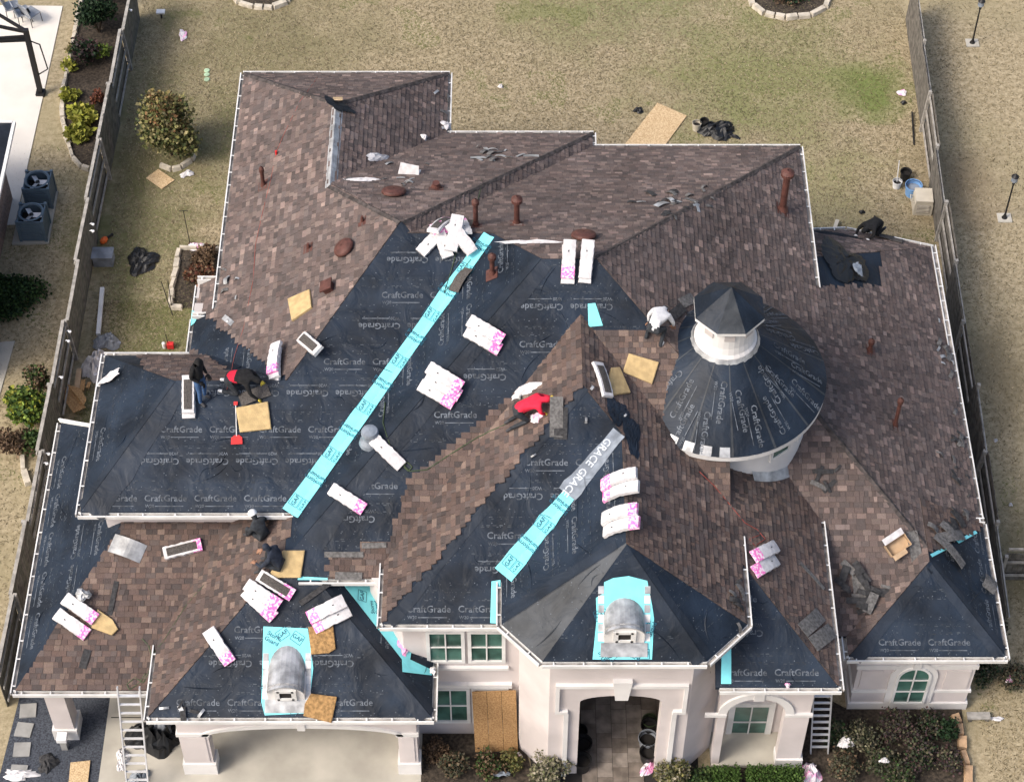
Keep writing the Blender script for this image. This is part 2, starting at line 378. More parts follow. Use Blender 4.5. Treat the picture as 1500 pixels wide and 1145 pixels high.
for n in FACES:
    if not (n in SH_ALL or n in SH_POLY): continue
    P = PL[n]; u, v, nrm = P.frame(); o3 = P.pt(*FACES[n][0][0])
    rs = random.Random(hash(n) % 1000 if False else sum(map(ord, n)))
    aged = n in ('B1', 'B2', 'B4', 'L0', 'L0b', 'Rr', 'R5', 'R6', 'RK', 'K1', 'K2', 'F5', 'LW')
    polys = []
    for f in FACES[n]:
        q = [((P.pt(x, y) - o3).dot(u), (P.pt(x, y) - o3).dot(v)) for x, y in f]
        if area(q) < 0: q = q[::-1]
        polys.append(q)
    vmin = min(b for q in polys for a, b in q); vmax = max(b for q in polys for a, b in q)
    umin = min(a for q in polys for a, b in q); umax = max(a for q in polys for a, b in q)
    for j in range(int((vmax - vmin) / EXP) + 1):
        v0 = vmin + j * EXP; v1 = v0 + EXP + 0.012
        uu = umin - rs.random() * 0.3
        while uu < umax:
            w = rs.choice((0.10, 0.13, 0.16, 0.19, 0.22, 0.26)); u1 = uu + w - 0.006
            cu, cv = uu + w / 2, v0 + EXP / 2
            c3 = o3 + u * cu + v * cv
            pk = rs.random()
            col = PAL[rs.randrange(len(PAL))]
            g = 0.8 + 0.4 * rs.random(); col = tuple(x * g for x in col)
            if aged: m_ = sum(col) / 3; col = (m_ * .36 + col[0] * .62 + .022, m_ * .33 + col[1] * .60 + .018, m_ * .34 + col[2] * .58 + .017)
            if aged and rs.random() < .14: col = (col[0] * 1.5, col[1] * 1.45, col[2] * 1.42)
            fd = 1 + .20 * _noise.noise(c3 * .45) + .12 * _noise.noise(Vector((cu * 1.3, cv * .25, 7.7))); col = tuple(x * fd for x in col)
            h = 0.012 + (0.012 if pk > 0.5 else 0)
            r2 = [(uu, v0), (u1, v0), (u1, v1), (uu, v1)]
            uu += w
            if not shingled(n, c3): continue
            inside = False
            for q in polys:
                ins = all(a * x + b * y + c >= -1e-6 for i in range(len(q)) for (a, b, c) in [edge_hp(q[i], q[(i + 1) % len(q)])] for x, y in r2)
                if ins:
                    inside = True
                    x_, y_ = PX(c3)
                    if n in ('F3', 'R3', 'LW') and w >= 0.22 and y_ > 700: singles.append((w, n, c3, u, v, nrm, col, h))
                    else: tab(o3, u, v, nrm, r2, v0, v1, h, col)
                    break
            if inside: continue
            if n == 'L2':                                  # loose ends run past the hip, not trimmed yet
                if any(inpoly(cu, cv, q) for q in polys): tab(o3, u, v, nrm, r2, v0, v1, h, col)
                continue
            for q in polys:
                c = r2
                for i in range(len(q)):
                    c = clip(c, *edge_hp(q[i], q[(i + 1) % len(q)]))
                    if len(c) < 3: break
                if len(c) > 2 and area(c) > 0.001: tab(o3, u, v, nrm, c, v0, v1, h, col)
singles.sort(key=lambda t: -PX(t[2])[1] - (400 if t[1] == 'F3' else 0))
for (w, n, c3, u, v, nrm, col, h) in singles[300:]:
    hw = w / 2 - .003; hv = EXP / 2
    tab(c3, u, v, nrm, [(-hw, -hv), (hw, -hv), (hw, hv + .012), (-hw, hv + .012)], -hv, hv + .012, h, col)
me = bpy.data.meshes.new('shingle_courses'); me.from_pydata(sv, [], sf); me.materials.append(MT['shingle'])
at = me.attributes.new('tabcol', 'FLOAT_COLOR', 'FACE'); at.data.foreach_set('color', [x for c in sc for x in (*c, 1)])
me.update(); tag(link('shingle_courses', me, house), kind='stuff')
_sm = {}
def single_mesh(w, k):
    if (w, k) in _sm: return _sm[(w, k)]
    hw = w / 2 - .003; hv = EXP / 2; t = hv + .012; h = .016
    m = bpy.data.meshes.new('shingle')
    m.from_pydata([(-hw, -hv, h), (hw, -hv, h), (hw, t, .003), (-hw, t, .003), (-hw, -hv, -.004), (hw, -hv, -.004), (hw, t, -.004), (-hw, t, -.004)], [],
                  [(0, 1, 2, 3), (4, 5, 1, 0), (5, 6, 2, 1), (6, 7, 3, 2), (7, 4, 0, 3)])
    m.materials.append(MT['shingle']); c = PAL[k]
    a = m.attributes.new('tabcol', 'FLOAT_COLOR', 'FACE'); a.data.foreach_set('color', [x for f in range(5) for x in (*c, 1)]); m.update()
    _sm[(w, k)] = m; return m
for i, (w, n, c3, u, v, nrm, col, h) in enumerate(singles[:300]):
    o = bpy.data.objects.new('shingle', single_mesh(w, (i * 7 + i // 9) % len(PAL))); COL.objects.link(o); o.parent = SLOPES[n]
    o.matrix_parent_inverse = wmat(SLOPES[n]).inverted()
    M = Matrix((u, v, nrm)).transposed().to_4x4(); M.translation = c3 + nrm * 0.015; o.matrix_basis = M
# underlayment courses ----------------------------------------------------------
UND = ['FL', 'F1', 'L1', 'F2', 'L3', 'EF', 'ECL', 'ECR', 'L4', 'L5', 'FW', 'RW', 'FP', 'GR', 'L0', 'B3', 'F3']
UW = 0.90
def stamp(mb, txt, o, u, v, nrm, size, flip=False, bold=0.0, squash=1.0):
    vs, fs = text_data(txt, bold)
    if flip: u, v = -u, -v
    mb.add([o + u * (p.x * size * squash) + v * (p.y * size) + nrm * 0.0 for p in vs], fs)
_cm = []
def craft_mesh():
    if not _cm:
        mb = MB(); X, Y, Z = Vector((1, 0, 0)), Vector((0, 1, 0)), Vector((0, 0, 1))
        stamp(mb, 'CraftGrade', Vector((0, 0, 0)), X, Y, Z, 0.235, False, 0.012)
        stamp(mb, 'W20', Vector((-0.40, -0.20, 0)), X, Y, Z, 0.115, False, 0.01)
        mb.add([(-.26, -.211, 0), (.46, -.211, 0), (.46, -.189, 0), (-.26, -.189, 0)], [(0, 1, 2, 3)])
        _cm.append(mb.mesh('printed_lettering', MT['print']))
    return _cm[0]
sheet_i = 0
for n in UND:
    if n not in FACES: continue
    P = PL[n]; u, v, nrm = P.frame(); o3 = P.pt(*FACES[n][0][0]); rs = random.Random(sum(map(ord, n)) + 5)
    polys = []
    for f in FACES[n]:
        q = [((P.pt(x, y) - o3).dot(u), (P.pt(x, y) - o3).dot(v)) for x, y in f]
        if area(q) < 0: q = q[::-1]
        polys.append(q)
    vmin = min(b for q in polys for a, b in q); vmax = max(b for q in polys for a, b in q)
    umin = min(a for q in polys for a, b in q); umax = max(a for q in polys for a, b in q)
    nails = MB(); dash = MB()
    for j in range(int((vmax - vmin) / UW) + 1):
        v0 = vmin + j * UW - 0.02; v1 = v0 + UW + 0.10
        mb = MB(); any_ = False
        for q in polys:
            c = clip(clip(q, 0, 1, -v0), 0, -1, v1)
            if len(c) < 3 or area(c) < 0.02: continue
            # only where not fully shingled
            ctr = (sum(p[0] for p in c) / len(c), sum(p[1] for p in c) / len(c))
            if n in SH_ALL and all(shingled(n, o3 + u * p[0] + v * p[1]) for p in c + [ctr]): continue
            any_ = True
            def hh(b): return 0.004 + 0.009 * max(0, 1 - (b - v0) / (v1 - v0))
            top = [o3 + u * a + v * b + nrm * hh(b) for a, b in c]
            k = len(top); bot = [o3 + u * a + v * b + nrm * 0.0015 for a, b in c]
            mb.add(top + bot, [tuple(range(k))] + [(k + i, k + (i + 1) % k, (i + 1) % k, i) for i in range(k)])
        if not any_: continue
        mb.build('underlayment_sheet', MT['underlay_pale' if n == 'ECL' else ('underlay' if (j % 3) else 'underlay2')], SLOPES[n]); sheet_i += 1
        ph = rs.random() * 1.3; flip = (j + len(n)) % 2 == 1
        vt = v0 + UW * (0.42 if not flip else 0.5)
        uu = umin + ph - 1.3
        while uu < umax + 0.5:
            def ok(a, b, m=0.5):
                pts = [(a - m, b - .16), (a + m, b - .16), (a + m, b + .16), (a - m, b + .16)]
                if not any(all(inpoly(x, y, q) for x, y in pts) for q in polys): return False
                return not shingled(n, o3 + u * a + v * b)
            if ok(uu, vt):
                lo = bpy.data.objects.new('printed_lettering', craft_mesh()); COL.objects.link(lo); lo.parent = SLOPES[n]
                lo.matrix_parent_inverse = wmat(SLOPES[n]).inverted(); s_ = -1 if flip else 1
                Mx = Matrix((u * s_, v * s_, nrm)).transposed().to_4x4(); Mx.translation = o3 + u * uu + v * vt + nrm * 0.017; lo.matrix_basis = Mx
            uu += 1.27
        for vv in (v0 + UW * .66, v0 + UW * .70, v0 + UW * .88, v0 + UW * .93):
            uu = umin + rs.random() * 0.2
            while uu < umax:
                l_ = rs.choice((.015, .02, .05, .09)); b_ = vv
                if rs.random() < 0.62 and any(inpoly(uu, b_, q) and inpoly(uu + l_, b_, q) for q in polys) and not shingled(n, o3 + u * uu + v * b_):
                    o_ = o3 + u * uu + v * b_ + nrm * 0.017; h_ = v * rs.uniform(.006, .011); e_ = u * l_
                    dash.add([o_ - h_, o_ + e_ - h_, o_ + e_ + h_, o_ + h_], [(0, 1, 2, 3)])
                uu += l_ + rs.choice((.04, .07, .12))
        for vv in (v0 + 0.08, v0 + 0.13, v0 + UW * 0.75):
            uu = umin + rs.random() * 0.3
            while uu < umax:
                b_ = vv + rs.uniform(-.015, .015)
                if rs.random() < 0.8 and any(inpoly(uu, b_, q) for q in polys) and not shingled(n, o3 + u * uu + v * b_):
                    o_ = o3 + u * uu + v * b_ + nrm * 0.017; r_ = 0.014
                    nails.add([o_ + u * r_ * math.cos(t) + v * r_ * math.sin(t) for t in (0, 1.257, 2.513, 3.77, 5.03)], [(0, 1, 2, 3, 4)])
                uu += 0.20 + rs.random() * 0.16
    cre = MB()
    for _ in range(int(6 + sum(abs(area(q)) for q in polys) * .55)):
        q = rs.choice(polys); a_ = rs.uniform(min(p[0] for p in q), max(p[0] for p in q)); b_ = rs.uniform(min(p[1] for p in q), max(p[1] for p in q)); th = rs.choice((rs.gauss(.7, .3), rs.gauss(-.7, .3), rs.gauss(0, .25), rs.gauss(1.57, .3))); L_ = rs.uniform(.25, 1.1)
        da, db = math.cos(th), math.sin(th); e1 = (a_ + da * L_, b_ + db * L_)
        if not (inpoly(a_, b_, q) and inpoly(*e1, q)) or shingled(n, o3 + u * a_ + v * b_) or shingled(n, o3 + u * e1[0] + v * e1[1]): continue
        K = 6; w_ = rs.uniform(.010, .024); hh_ = rs.uniform(.008, .02); vs_ = []; cv_ = rs.uniform(-.12, .12)
        for i in range(K + 1):
            t_ = i / K; aa, bb = a_ + da * L_ * t_ - db * cv_ * math.sin(3.14 * t_), b_ + db * L_ * t_ + da * cv_ * math.sin(3.14 * t_); s_ = math.sin(3.14159 * t_) + .05; pc = o3 + u * aa + v * bb; sd = (v * da - u * db) * w_ * s_
            vs_ += [pc - sd + nrm * .010, pc + nrm * (.014 + hh_ * s_), pc + sd + nrm * .010]
        cre.add(vs_, [(3 * i, 3 * i + 3, 3 * i + 4, 3 * i + 1) for i in range(K)] + [(3 * i + 1, 3 * i + 4, 3 * i + 5, 3 * i + 2) for i in range(K)])
    if dash.v: tag(dash.build('printed_dashes', MT['print_dim'], SLOPES[n]), kind='stuff')
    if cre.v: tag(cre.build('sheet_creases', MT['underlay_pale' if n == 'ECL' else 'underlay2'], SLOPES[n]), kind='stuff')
    if nails.v: tag(nails.build('cap_nails', MT['print'], SLOPES[n]), kind='stuff')
# ------------------------------------------------------------------ hip caps
def cap_row(a, b, m='cap', w=0.085):
    a = Vector(a); b = Vector(b); d = (b - a); L = d.length; d.normalize(); side = d.cross(Vector((0, 0, 1))).normalized(); nr = side.cross(d)
    if nr.z < 0: nr = -nr
    mb = MB(); k = int(L / 0.15); rs = random.Random(int(abs(a.x * 77 + a.y * 13)))
    for i in range(k):
        p = a + d * (L * i / k); q = a + d * (L * (i + 1.15) / k); j = rs.uniform(-.012, .012)
        lo, hi = (0.045, 0.028) if a.z <= b.z else (0.028, 0.045)
        mb.add([p - side * (w + j) - Vector((0, 0, .035)) + nr * lo, p + nr * (lo + .015), p + side * (w - j) - Vector((0, 0, .035)) + nr * lo,
                q - side * (w + j) - Vector((0, 0, .035)) + nr * hi, q + nr * (hi + .015), q + side * (w - j) - Vector((0, 0, .035)) + nr * hi], [(0, 1, 4, 3), (1, 2, 5, 4)])
    return mb.build('hip_cap_row', MT[m], house)
for a, b, m in [((2.15, 35.82, 9.86), (8.45, 43.85, 5.92), 'cap'), ((-2.9, 37.65, 9.22), (2.36, 44.4, 5.93), 'cap'), ((-5.04, 40.3, 7.88), (-2.95, 37.7, 9.2), 'cap'),
                ((-8.14, 47, 5.93), (-5.04, 43.6, 7.88), 'cap'), ((-1.95, 47, 5.93), (-5.04, 43.6, 7.88), 'cap'), ((11.0, 30.4, 4.31), (7.7, 34.0, 6.38), 'cap')]:
    tag(cap_row(a, b, m), kind='stuff')
mb = MB(); mb.prism([(-5.26, 40.3, 7.76), (-5.04, 40.3, 7.93), (-4.82, 40.3, 7.76)], (0, 3.2, 0)); mb.build('ridge_flashing', MT['galv'], house)
# ------------------------------------------------------------------ gutters, fascia, soffits
def gutter(a, b, z, out, hang=True):
    a = Vector((*a, z)); b = Vector((*b, z)); out = Vector((*out, 0)).normalized(); d = (b - a).normalized(); L = (b - a).length
    mb = MB(); W = 0.135; dn = Vector((0, 0, -1))
    def rail(o0, o1, z0, z1):
        q = [a + out * o0 + dn * z0, a + out * o1 + dn * z0, a + out * o1 + dn * z1, a + out * o0 + dn * z1]
        mb.prism(q, b - a)
    rail(-0.02, 0.0, 0.0, 0.22)                 # fascia board
    rail(0.002, 0.014, 0.02, 0.115); rail(W - 0.012, W, 0.005, 0.118); rail(W - 0.034, W - 0.012, 0.002, 0.014)
    mb.cur = 1; rail(0.016, W - 0.014, 0.080, 0.112); mb.cur = 0
    if hang:
        k = max(2, int(L / 0.62)); rs = random.Random(int(abs(a.x * 31 + a.y * 7 + z)))
        for i in range(k):
            t = (i + 0.3 + rs.random() * .3) / k * L
            mb.box(a + d * t + out * (W / 2) + dn * 0.012, (W - .03, 0.035, 0.012), Matrix((out, d, Vector((0, 0, 1)))).transposed())
    o = mb.build('gutter', [MT['white'], MT['gutter_in']], house); fix_normals(o)
    s = MB(); q = [a - out * 0.021 + dn * 0.20, b - out * 0.021 + dn * 0.20, b - out * 0.52 + dn * 0.20, a - out * 0.52 + dn * 0.20]
    s.prism(q, (0, 0, -0.02)); s.build('soffit', MT['soffit'], house); return o
X_, Y_ = (1, 0), (0, 1); mX, mY = (-1, 0), (0, -1)
for g_ in [((-9.1, 25.97), (-1.94, 25.97), 3.75, mY), ((-9.04, 25.9), (-9.04, 28.1), 3.75, mX), ((-2.0, 25.9), (-2.0, 27.75), 3.75, X_),
           ((-12.66, 27.0), (-9.16, 27.0), 3.3, mY), ((-12.6, 26.93), (-12.6, 35.6), 3.3, mX),
           ((-11.06, 30.66), (-5.52, 30.66), ZU, mY), ((-11.0, 30.6), (-11.0, 35.92), ZU, mX), ((-11.06, 35.85), (-8.75, 35.85), ZU, Y_),
           ((-8.8, 35.85), (-8.8, 37.52), 5.51, mX), ((-8.8, 37.6), (-8.8, 38.9), 5.38, mX), ((-8.85, 38.9), (-8.14, 38.9), 5.62, Y_), ((-8.85, 37.58), (-8.2, 37.58), 5.72, mY),
           ((-8.14, 37.55), (-8.14, 47.06), ZU, mX), ((-8.2, 47.0), (-1.89, 47.0), ZU, Y_), ((-1.95, 44.45), (-1.95, 47.06), ZU, X_),
           ((-1.95, 44.4), (2.42, 44.4), ZU, Y_), ((2.36, 43.9), (2.36, 44.46), ZU, X_), ((2.36, 43.85), (8.51, 43.85), 5.92, Y_), ((8.45, 38.35), (8.45, 43.9), 5.92, X_),
           ((8.5, 43.0), (9.08, 43.05), 3.18, (-.09, 1)), ((9.08, 43.05), (10.12, 43.1), 3.18, (-.05, 1)), ((10.12, 43.1), (11.32, 42.75), 3.18, (.28, .96)), ((11.32, 42.75), (12.66, 42.35), 3.18, (.29, .96)),
           ((12.6, 32.2), (12.6, 42.38), 3.29, X_), ((12.65, 27.94), (12.65, 32.15), 3.31, X_), ((8.59, 28.0), (12.72, 28.0), 3.3, mY), ((8.65, 27.94), (8.65, 29.1), 3.3, mX), ((12.3, 32.15), (12.72, 32.15), 3.42, Y_),
           ((-5.35, 28.88), (-3.2, 28.88), 5.57, mY), ((-3.19, 27.34), (-3.19, 29.25), 5.8, mX), ((-3.25, 27.4), (-.28, 27.4), 5.8, mY),
           ((-.25, 26.98), (-.25, 28.5), 6.4, mX), ((-.27, 27.02), (.73, 25.97), 6.4, (-.72, -.69)), ((.72, 25.97), (4.66, 25.97), 6.4, mY), ((4.65, 25.97), (5.71, 27.02), 6.4, (.72, -.69)), ((5.69, 26.98), (5.69, 29.6), 6.4, X_),
           ((5.1, 26.2), (8.09, 26.2), 4.8, mY), ((8.03, 26.14), (8.03, 31.5), 4.8, X_)]:
    gutter(*g_)
# rake board at the back end of the low left roof
mb = MB(); mb.bar((-12.66, 35.66, 3.34), (-10.9, 34.5, 4.42), 0.05, 0.12); mb.build('rake_board', MT['white'], house)
# ------------------------------------------------------------------ walls
def wall(poly, z0, z1, m='stucco'):
    mb = MB(); mb.prism([(x, y, z0) for x, y in poly], (0, 0, z1 - z0)); o = mb.build('wall', MT[m], house); return fix_normals(o)
wall(rect(-10.55, -5.4, 31.1, 35.4), 0, ZU - .2)
wall(rect(-7.7, 5.0, 31.2, 43.4), 0, 5.7); wall(rect(5.0, 8.0, 38.0, 43.4), 0, 5.6); wall(rect(5.0, 8.0, 31.2, 38.0), 0, 3.9)
wall(rect(-7.7, -2.4, 43.2, 46.55), 0, ZU - .2)
wall(rect(-2.5, 1.9, 43.3, 43.95), 0, ZU - .2)
wall(rect(-8.35, -7.6, 36, 38.5), 0, 5.15)
wall([(-4.9, 29.33), (-2.6, 29.33), (-2.6, 31.3), (-5.0, 31.3)], 0, 5.36)
wall([(-2.72, 27.62), (.25, 27.62), (.25, 31.3), (-3.6, 31.3), (-3.6, 29.0)], 0, 5.6)
wall(rect(8.0, 12.15, 31.0, 41.9), 0, 3.08); wall([(8, 41.8), (12.15, 41.8), (11.2, 42.3), (10.1, 42.62), (8, 42.58)], 0, 2.95)
wall(rect(9.1, 12.2, 28.42, 31.2), 0.32, 3.1)
wall(rect(9.04, 12.26, 28.36, 31.25), 0, 0.32, 'trim'); wall(rect(9.05, 12.25, 28.37, 31.2), 2.05, 2.22, 'trim'); wall(rect(9.05, 12.25, 28.37, 31.2), 0.86, 0.96, 'trim')
wall(rect(7.5, 9.15, 29.4, 31.2), 0, 3.3); wall(rect(7.5, 9.12, 29.3, 29.45), 1.55, 1.72, 'trim')
wall(rect(-12.1, -11.85, 29.6, 35.2), 0, 3.1); wall(rect(-12.1, -8.7, 29.6, 31.15), 0, 3.1)
def arch_poly(x0, x1, z0, z1, ox0, ox1, sp, rise, n=16, steps=None):
    pts = [(x0, z0), (ox0, z0), (ox0, sp)]; cx = (ox0 + ox1) / 2; hw = (ox1 - ox0) / 2
    for i in range(1, n): t = math.pi * (1 - i / n); pts.append((cx + hw * math.cos(t), sp + rise * math.sin(t)))
    return pts + [(ox1, sp), (ox1, z0), (x1, z0), (x1, z1), (x0, z1)]
def arch_wall(x0, x1, z0, z1, y, t, ox0, ox1, sp, rise, m='stucco'):
    mb = MB(); mb.prism([(x, y, z) for x, z in arch_poly(x0, x1, z0, z1, ox0, ox1, sp, rise)], (0, t, 0)); return fix_normals(mb.build('wall', MT[m], house))
def arch_band(ox0, ox1, sp, rise, w, y, t, name='arch_trim', n=18, legs=0.0):
    mb = MB(); cx = (ox0 + ox1) / 2; hw = (ox1 - ox0) / 2; a = []; b = []
    if legs: a.append((ox0, sp - legs)); b.append((ox0 - w, sp - legs))
    for i in range(n + 1):
        q = math.pi * (1 - i / n); a.append((cx + hw * math.cos(q), sp + rise * math.sin(q))); b.append((cx + (hw + w) * math.cos(q), sp + (rise + w) * math.sin(q)))
    if legs: a.append((ox1, sp - legs)); b.append((ox1 + w, sp - legs))
    mb.prism([(x, y, z) for x, z in a + b[::-1]], (0, t, 0)); return fix_normals(mb.build(name, MT['trim'], house))
def boxw(name, x0, x1, y0, y1, z0, z1, m='trim', parent=None):
    mb = MB(); mb.box(((x0 + x1) / 2, (y0 + y1) / 2, (z0 + z1) / 2), (x1 - x0, y1 - y0, z1 - z0)); return mb.build(name, MT[m], parent or house)
def window(x0, x1, z0, z1, y, cols=2, rows=2, arch=0.0, fw=0.09, mw=0.035):
    """white framed window on a wall facing the street; panes are pieces of their own"""
    mb = MB(); cx = (x0 + x1) / 2; hw = (x1 - x0) / 2; yo = y - 0.07
    def outline(e):
        p = [(x0 - e, z0 - e), (x1 + e, z0 - e), (x1 + e, z1)]
        if arch: p += [(cx + (hw + e) * math.cos(math.pi * i / 12), z1 + (arch + e) * math.sin(math.pi * i / 12)) for i in range(1, 12)]
        else: p[-1] = (x1 + e, z1 + e); p.append((x0 - e, z1 + e)); return p
        p.append((x0 - e, z1)); return p
    o, i_ = outline(fw), outline(0); n = len(o)
    vs = [(x, yo, z) for x, z in o] + [(x, yo, z) for x, z in i_] + [(x, y + .03, z) for x, z in o] + [(x, y + .03, z) for x, z in i_]
    fs = []
    for k in range(n):
        k2 = (k + 1) % n; fs += [(k, k2, n + k2, n + k), (k2, k, 2 * n + k, 2 * n + k2), (n + k, n + k2, 3 * n + k2, 3 * n + k)]
    mb.add(vs, fs); zt = z1 + arch
    for c in range(1, cols): x = x0 + (x1 - x0) * c / cols; mb.box((x, yo + .02, (z0 + zt) / 2), (mw, .03, zt - z0))
    for r in range(1, rows): z = z0 + (zt - z0) * r / rows; mb.box((cx, yo + .022, z), (x1 - x0, .03, mw))
    w = fix_normals(mb.build('window', MT['white'], house))
    for c in range(cols):
        for r in range(rows):
            a0, a1 = x0 + (x1 - x0) * c / cols, x0 + (x1 - x0) * (c + 1) / cols; b0, b1 = z0 + (zt - z0) * r / rows, z0 + (zt - z0) * (r + 1) / rows
            if arch and r == rows - 1:
                pts = [(a0, b0), (a1, b0)]
                for k in range(9):
                    xx = a1 + (a0 - a1) * k / 8; q = max(0, 1 - ((xx - cx) / hw) ** 2); zz = z1 + arch * math.sqrt(q); pts.append((xx, max(zz, b0 + .01)))
                p = MB(); p.prism([(x, yo + .045, z) for x, z in pts], (0, .01, 0))
            else: p = MB(); p.prism([(x, yo + .045, z) for x, z in ((a0, b0), (a1, b0), (a1, b1), (a0, b1))], (0, .01, 0))
            fix_normals(p.build('pane', MT['glass'], w))
    return w
def wpx(xa, ya, xb, yb, y, **k):
    a = UY(xa, yb, y); b = UY(xb, ya, y); return window(a.x, b.x, a.z, b.z, y, **k)
YE = 27.62
wpx(631, 925, 675, 965, YE, cols=2, rows=2); wpx(691, 925, 735, 965, YE, cols=2, rows=2)
a = UY(622, 1003, YE); boxw('sill_band', a.x - .1, UY(750, 1003, YE).x, YE - .1, YE + .02, a.z, a.z + .16)
a = UY(637, 973, YE); b = UY(745, 970, YE); boxw('window_sill', a.x - .1, b.x, YE - .09, YE + .02, a.z - .14, a.z - .04)
wpx(638, 1008, 683, 1053, YE, cols=2, rows=2); wpx(697, 1008, 740, 1053, YE, cols=2, rows=2)
# garage front
YG = 26.45
gx0, gx1 = UY(305, 1080, YG).x, UY(583, 1080, YG).x; gs = UY(300, 1076, YG).z
arch_wall(-8.58, -2.45, 0, 3.55, YG, 0.35, gx0, gx1, gs, 0.42)
arch_band(gx0, gx1, gs, 0.42, 0.16, YG - .05, 0.05)
for x0, x1 in ((-8.58, gx0), (gx1, -2.45)):
    boxw('column_base', x0 - .06, x1 + .06, YG - .06, YG + .41, 0, 0.55); boxw('column_capital', x0 - .05, x1 + .05, YG - .05, YG + .40, gs - .02, gs + .12)
    boxw('column_panel', x0 + .08, x1 - .08, YG - .025, YG, .65, gs - .1, 'stucco')
boxw('keystone', (gx0 + gx1) / 2 - .1, (gx0 + gx1) / 2 + .1, YG - .09, YG, gs + .36, gs + .62)
wall(rect(-8.6, -2.6, 30.2, 30.4), 0, 3.55); wall(rect(-2.7, -2.46, 27.0, 28.6), 0, 3.55)
boxw('ceiling_panel', -8.9, -2.3, 26.5, 30.2, 3.35, 3.45, 'soffit')
# low left porch column + door
for x0 in (-12.15,):
    boxw('column', x0, x0 + .52, 27.48, 28.0, 0, 3.12, 'stucco'); boxw('column_base', x0 - .07, x0 + .59, 27.42, 28.07, 0, .5); boxw('column_capital', x0 - .06, x0 + .58, 27.43, 28.06, 2.75, 2.95)
boxw('column', -11.2, -10.95, 29.0, 29.6, 0, 3.1, 'stucco')
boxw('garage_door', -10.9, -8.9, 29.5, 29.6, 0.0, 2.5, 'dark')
# entry: octagonal porch front
YN = 26.42
ex0, ex1 = UY(848, 1060, YN).x, UY(966, 1060, YN).x; es = UY(848, 1028, YN).z
arch_wall(.93, 4.45, 0, 6.2, YN, 0.4, ex0, ex1, es, 0.32)
for p, q in (((.93, YN), (.18, 27.2)), ((4.45, YN), (5.25, 27.2))):
    mb = MB(); d_ = (Vector((*q, 0)) - Vector((*p, 0))); nn = Vector((-d_.y, d_.x, 0)).normalized() * .3
    if nn.y < 0: nn = -nn
    mb.prism([(p[0], p[1], 0), (q[0], q[1], 0), (q[0] + nn.x, q[1] + nn.y, 0), (p[0] + nn.x, p[1] + nn.y, 0)], (0, 0, 6.2)); fix_normals(mb.build('wall', MT['stucco'], house))
wall(rect(.18, .45, 27.2, 31.2), 0, 6.2); wall(rect(4.98, 5.25, 27.2, 31.2), 0, 6.2)
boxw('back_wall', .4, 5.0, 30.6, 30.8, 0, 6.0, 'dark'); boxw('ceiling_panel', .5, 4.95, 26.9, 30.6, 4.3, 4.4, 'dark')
# stepped surround
za = UY(830, 1004, YN).z
boxw('door_surround', ex0 - .62, ex0 - .52, YN - .09, YN, es - .35, za); boxw('door_surround', ex1 + .52, ex1 + .62, YN - .09, YN, es - .35, za)
boxw('door_surround', ex0 - .62, ex1 + .62, YN - .093, YN, za, za + .12)
boxw('door_surround', ex0 - .62, ex0 - .30, YN - .093, YN, es - .45, es - .35); boxw('door_surround', ex1 + .30, ex1 + .62, YN - .093, YN, es - .45, es - .35)
boxw('door_surround', ex0 - .40, ex0 - .28, YN - .09, YN, 0, es - .45); boxw('door_surround', ex1 + .28, ex1 + .40, YN - .09, YN, 0, es - .45)
mb = MB(); cx = (ex0 + ex1) / 2; mb.prism([(cx - .16, YN - .13, es + .30), (cx + .16, YN - .13, es + .30), (cx + .24, YN - .13, za + .34), (cx - .24, YN - .13, za + .34)], (0, .13, 0)); fix_normals(mb.build('keystone', MT['trim'], house))
# portico right of the entry
YP = 26.66
px0, px1 = UY(1064, 1045, YP).x, UY(1150, 1045, YP).x; ps = UY(1064, 1043, YP).z
arch_wall(5.26, 7.6, 0, 4.6, YP, 0.3, px0, px1, ps, 0.75)
arch_band(px0, px1, ps, 0.75, 0.22, YP - .06, .06); boxw('impost', px0 - .55, px0 + .0, YP - .08, YP, ps - .12, ps); boxw('impost', px1, 7.66, YP - .08, YP, ps - .12, ps)
cx = (px0 + px1) / 2; boxw('keystone', cx - .13, cx + .13, YP - .1, YP, ps + .72, ps + 1.05)
boxw('column_base', px1 - .02, 7.66, YP - .06, YP + .36, 0, .4)
wall(rect(7.3, 7.6, YP + .3, 31.2), 0, 4.6); wall(rect(5.3, 7.3, YP + .95, YP + 1.1), 0, 4.6)
boxw('porch_floor', 5.26, 7.55, YP - .05, YP + .95, 0, .12, 'concrete')
yw = YP + .95; wpx(1070, 1032, 1127, 1077, yw, cols=2, rows=2, fw=.16)
# arched window of the right wing
wa = UY(1307, 1024, 28.42); wb = UY(1360, 989, 28.42)
window(wa.x, wb.x, wa.z, wb.z, 28.38, cols=2, rows=3, arch=.46, fw=.07)
arch_band(wa.x - .07, wb.x + .07, wb.z, .53, .17, 28.36, .06, legs=wb.z - wa.z + .1)
boxw('keystone', (wa.x + wb.x) / 2 - .1, (wa.x + wb.x) / 2 + .1, 28.30, 28.4, wb.z + .52, wb.z + .74)
for a_, b_ in ((9.22, wa.x - .45), (wb.x + .45, 12.1)): boxw('wall_panel', a_, b_, 28.385, 28.43, 1.02, 1.95, 'stucco')
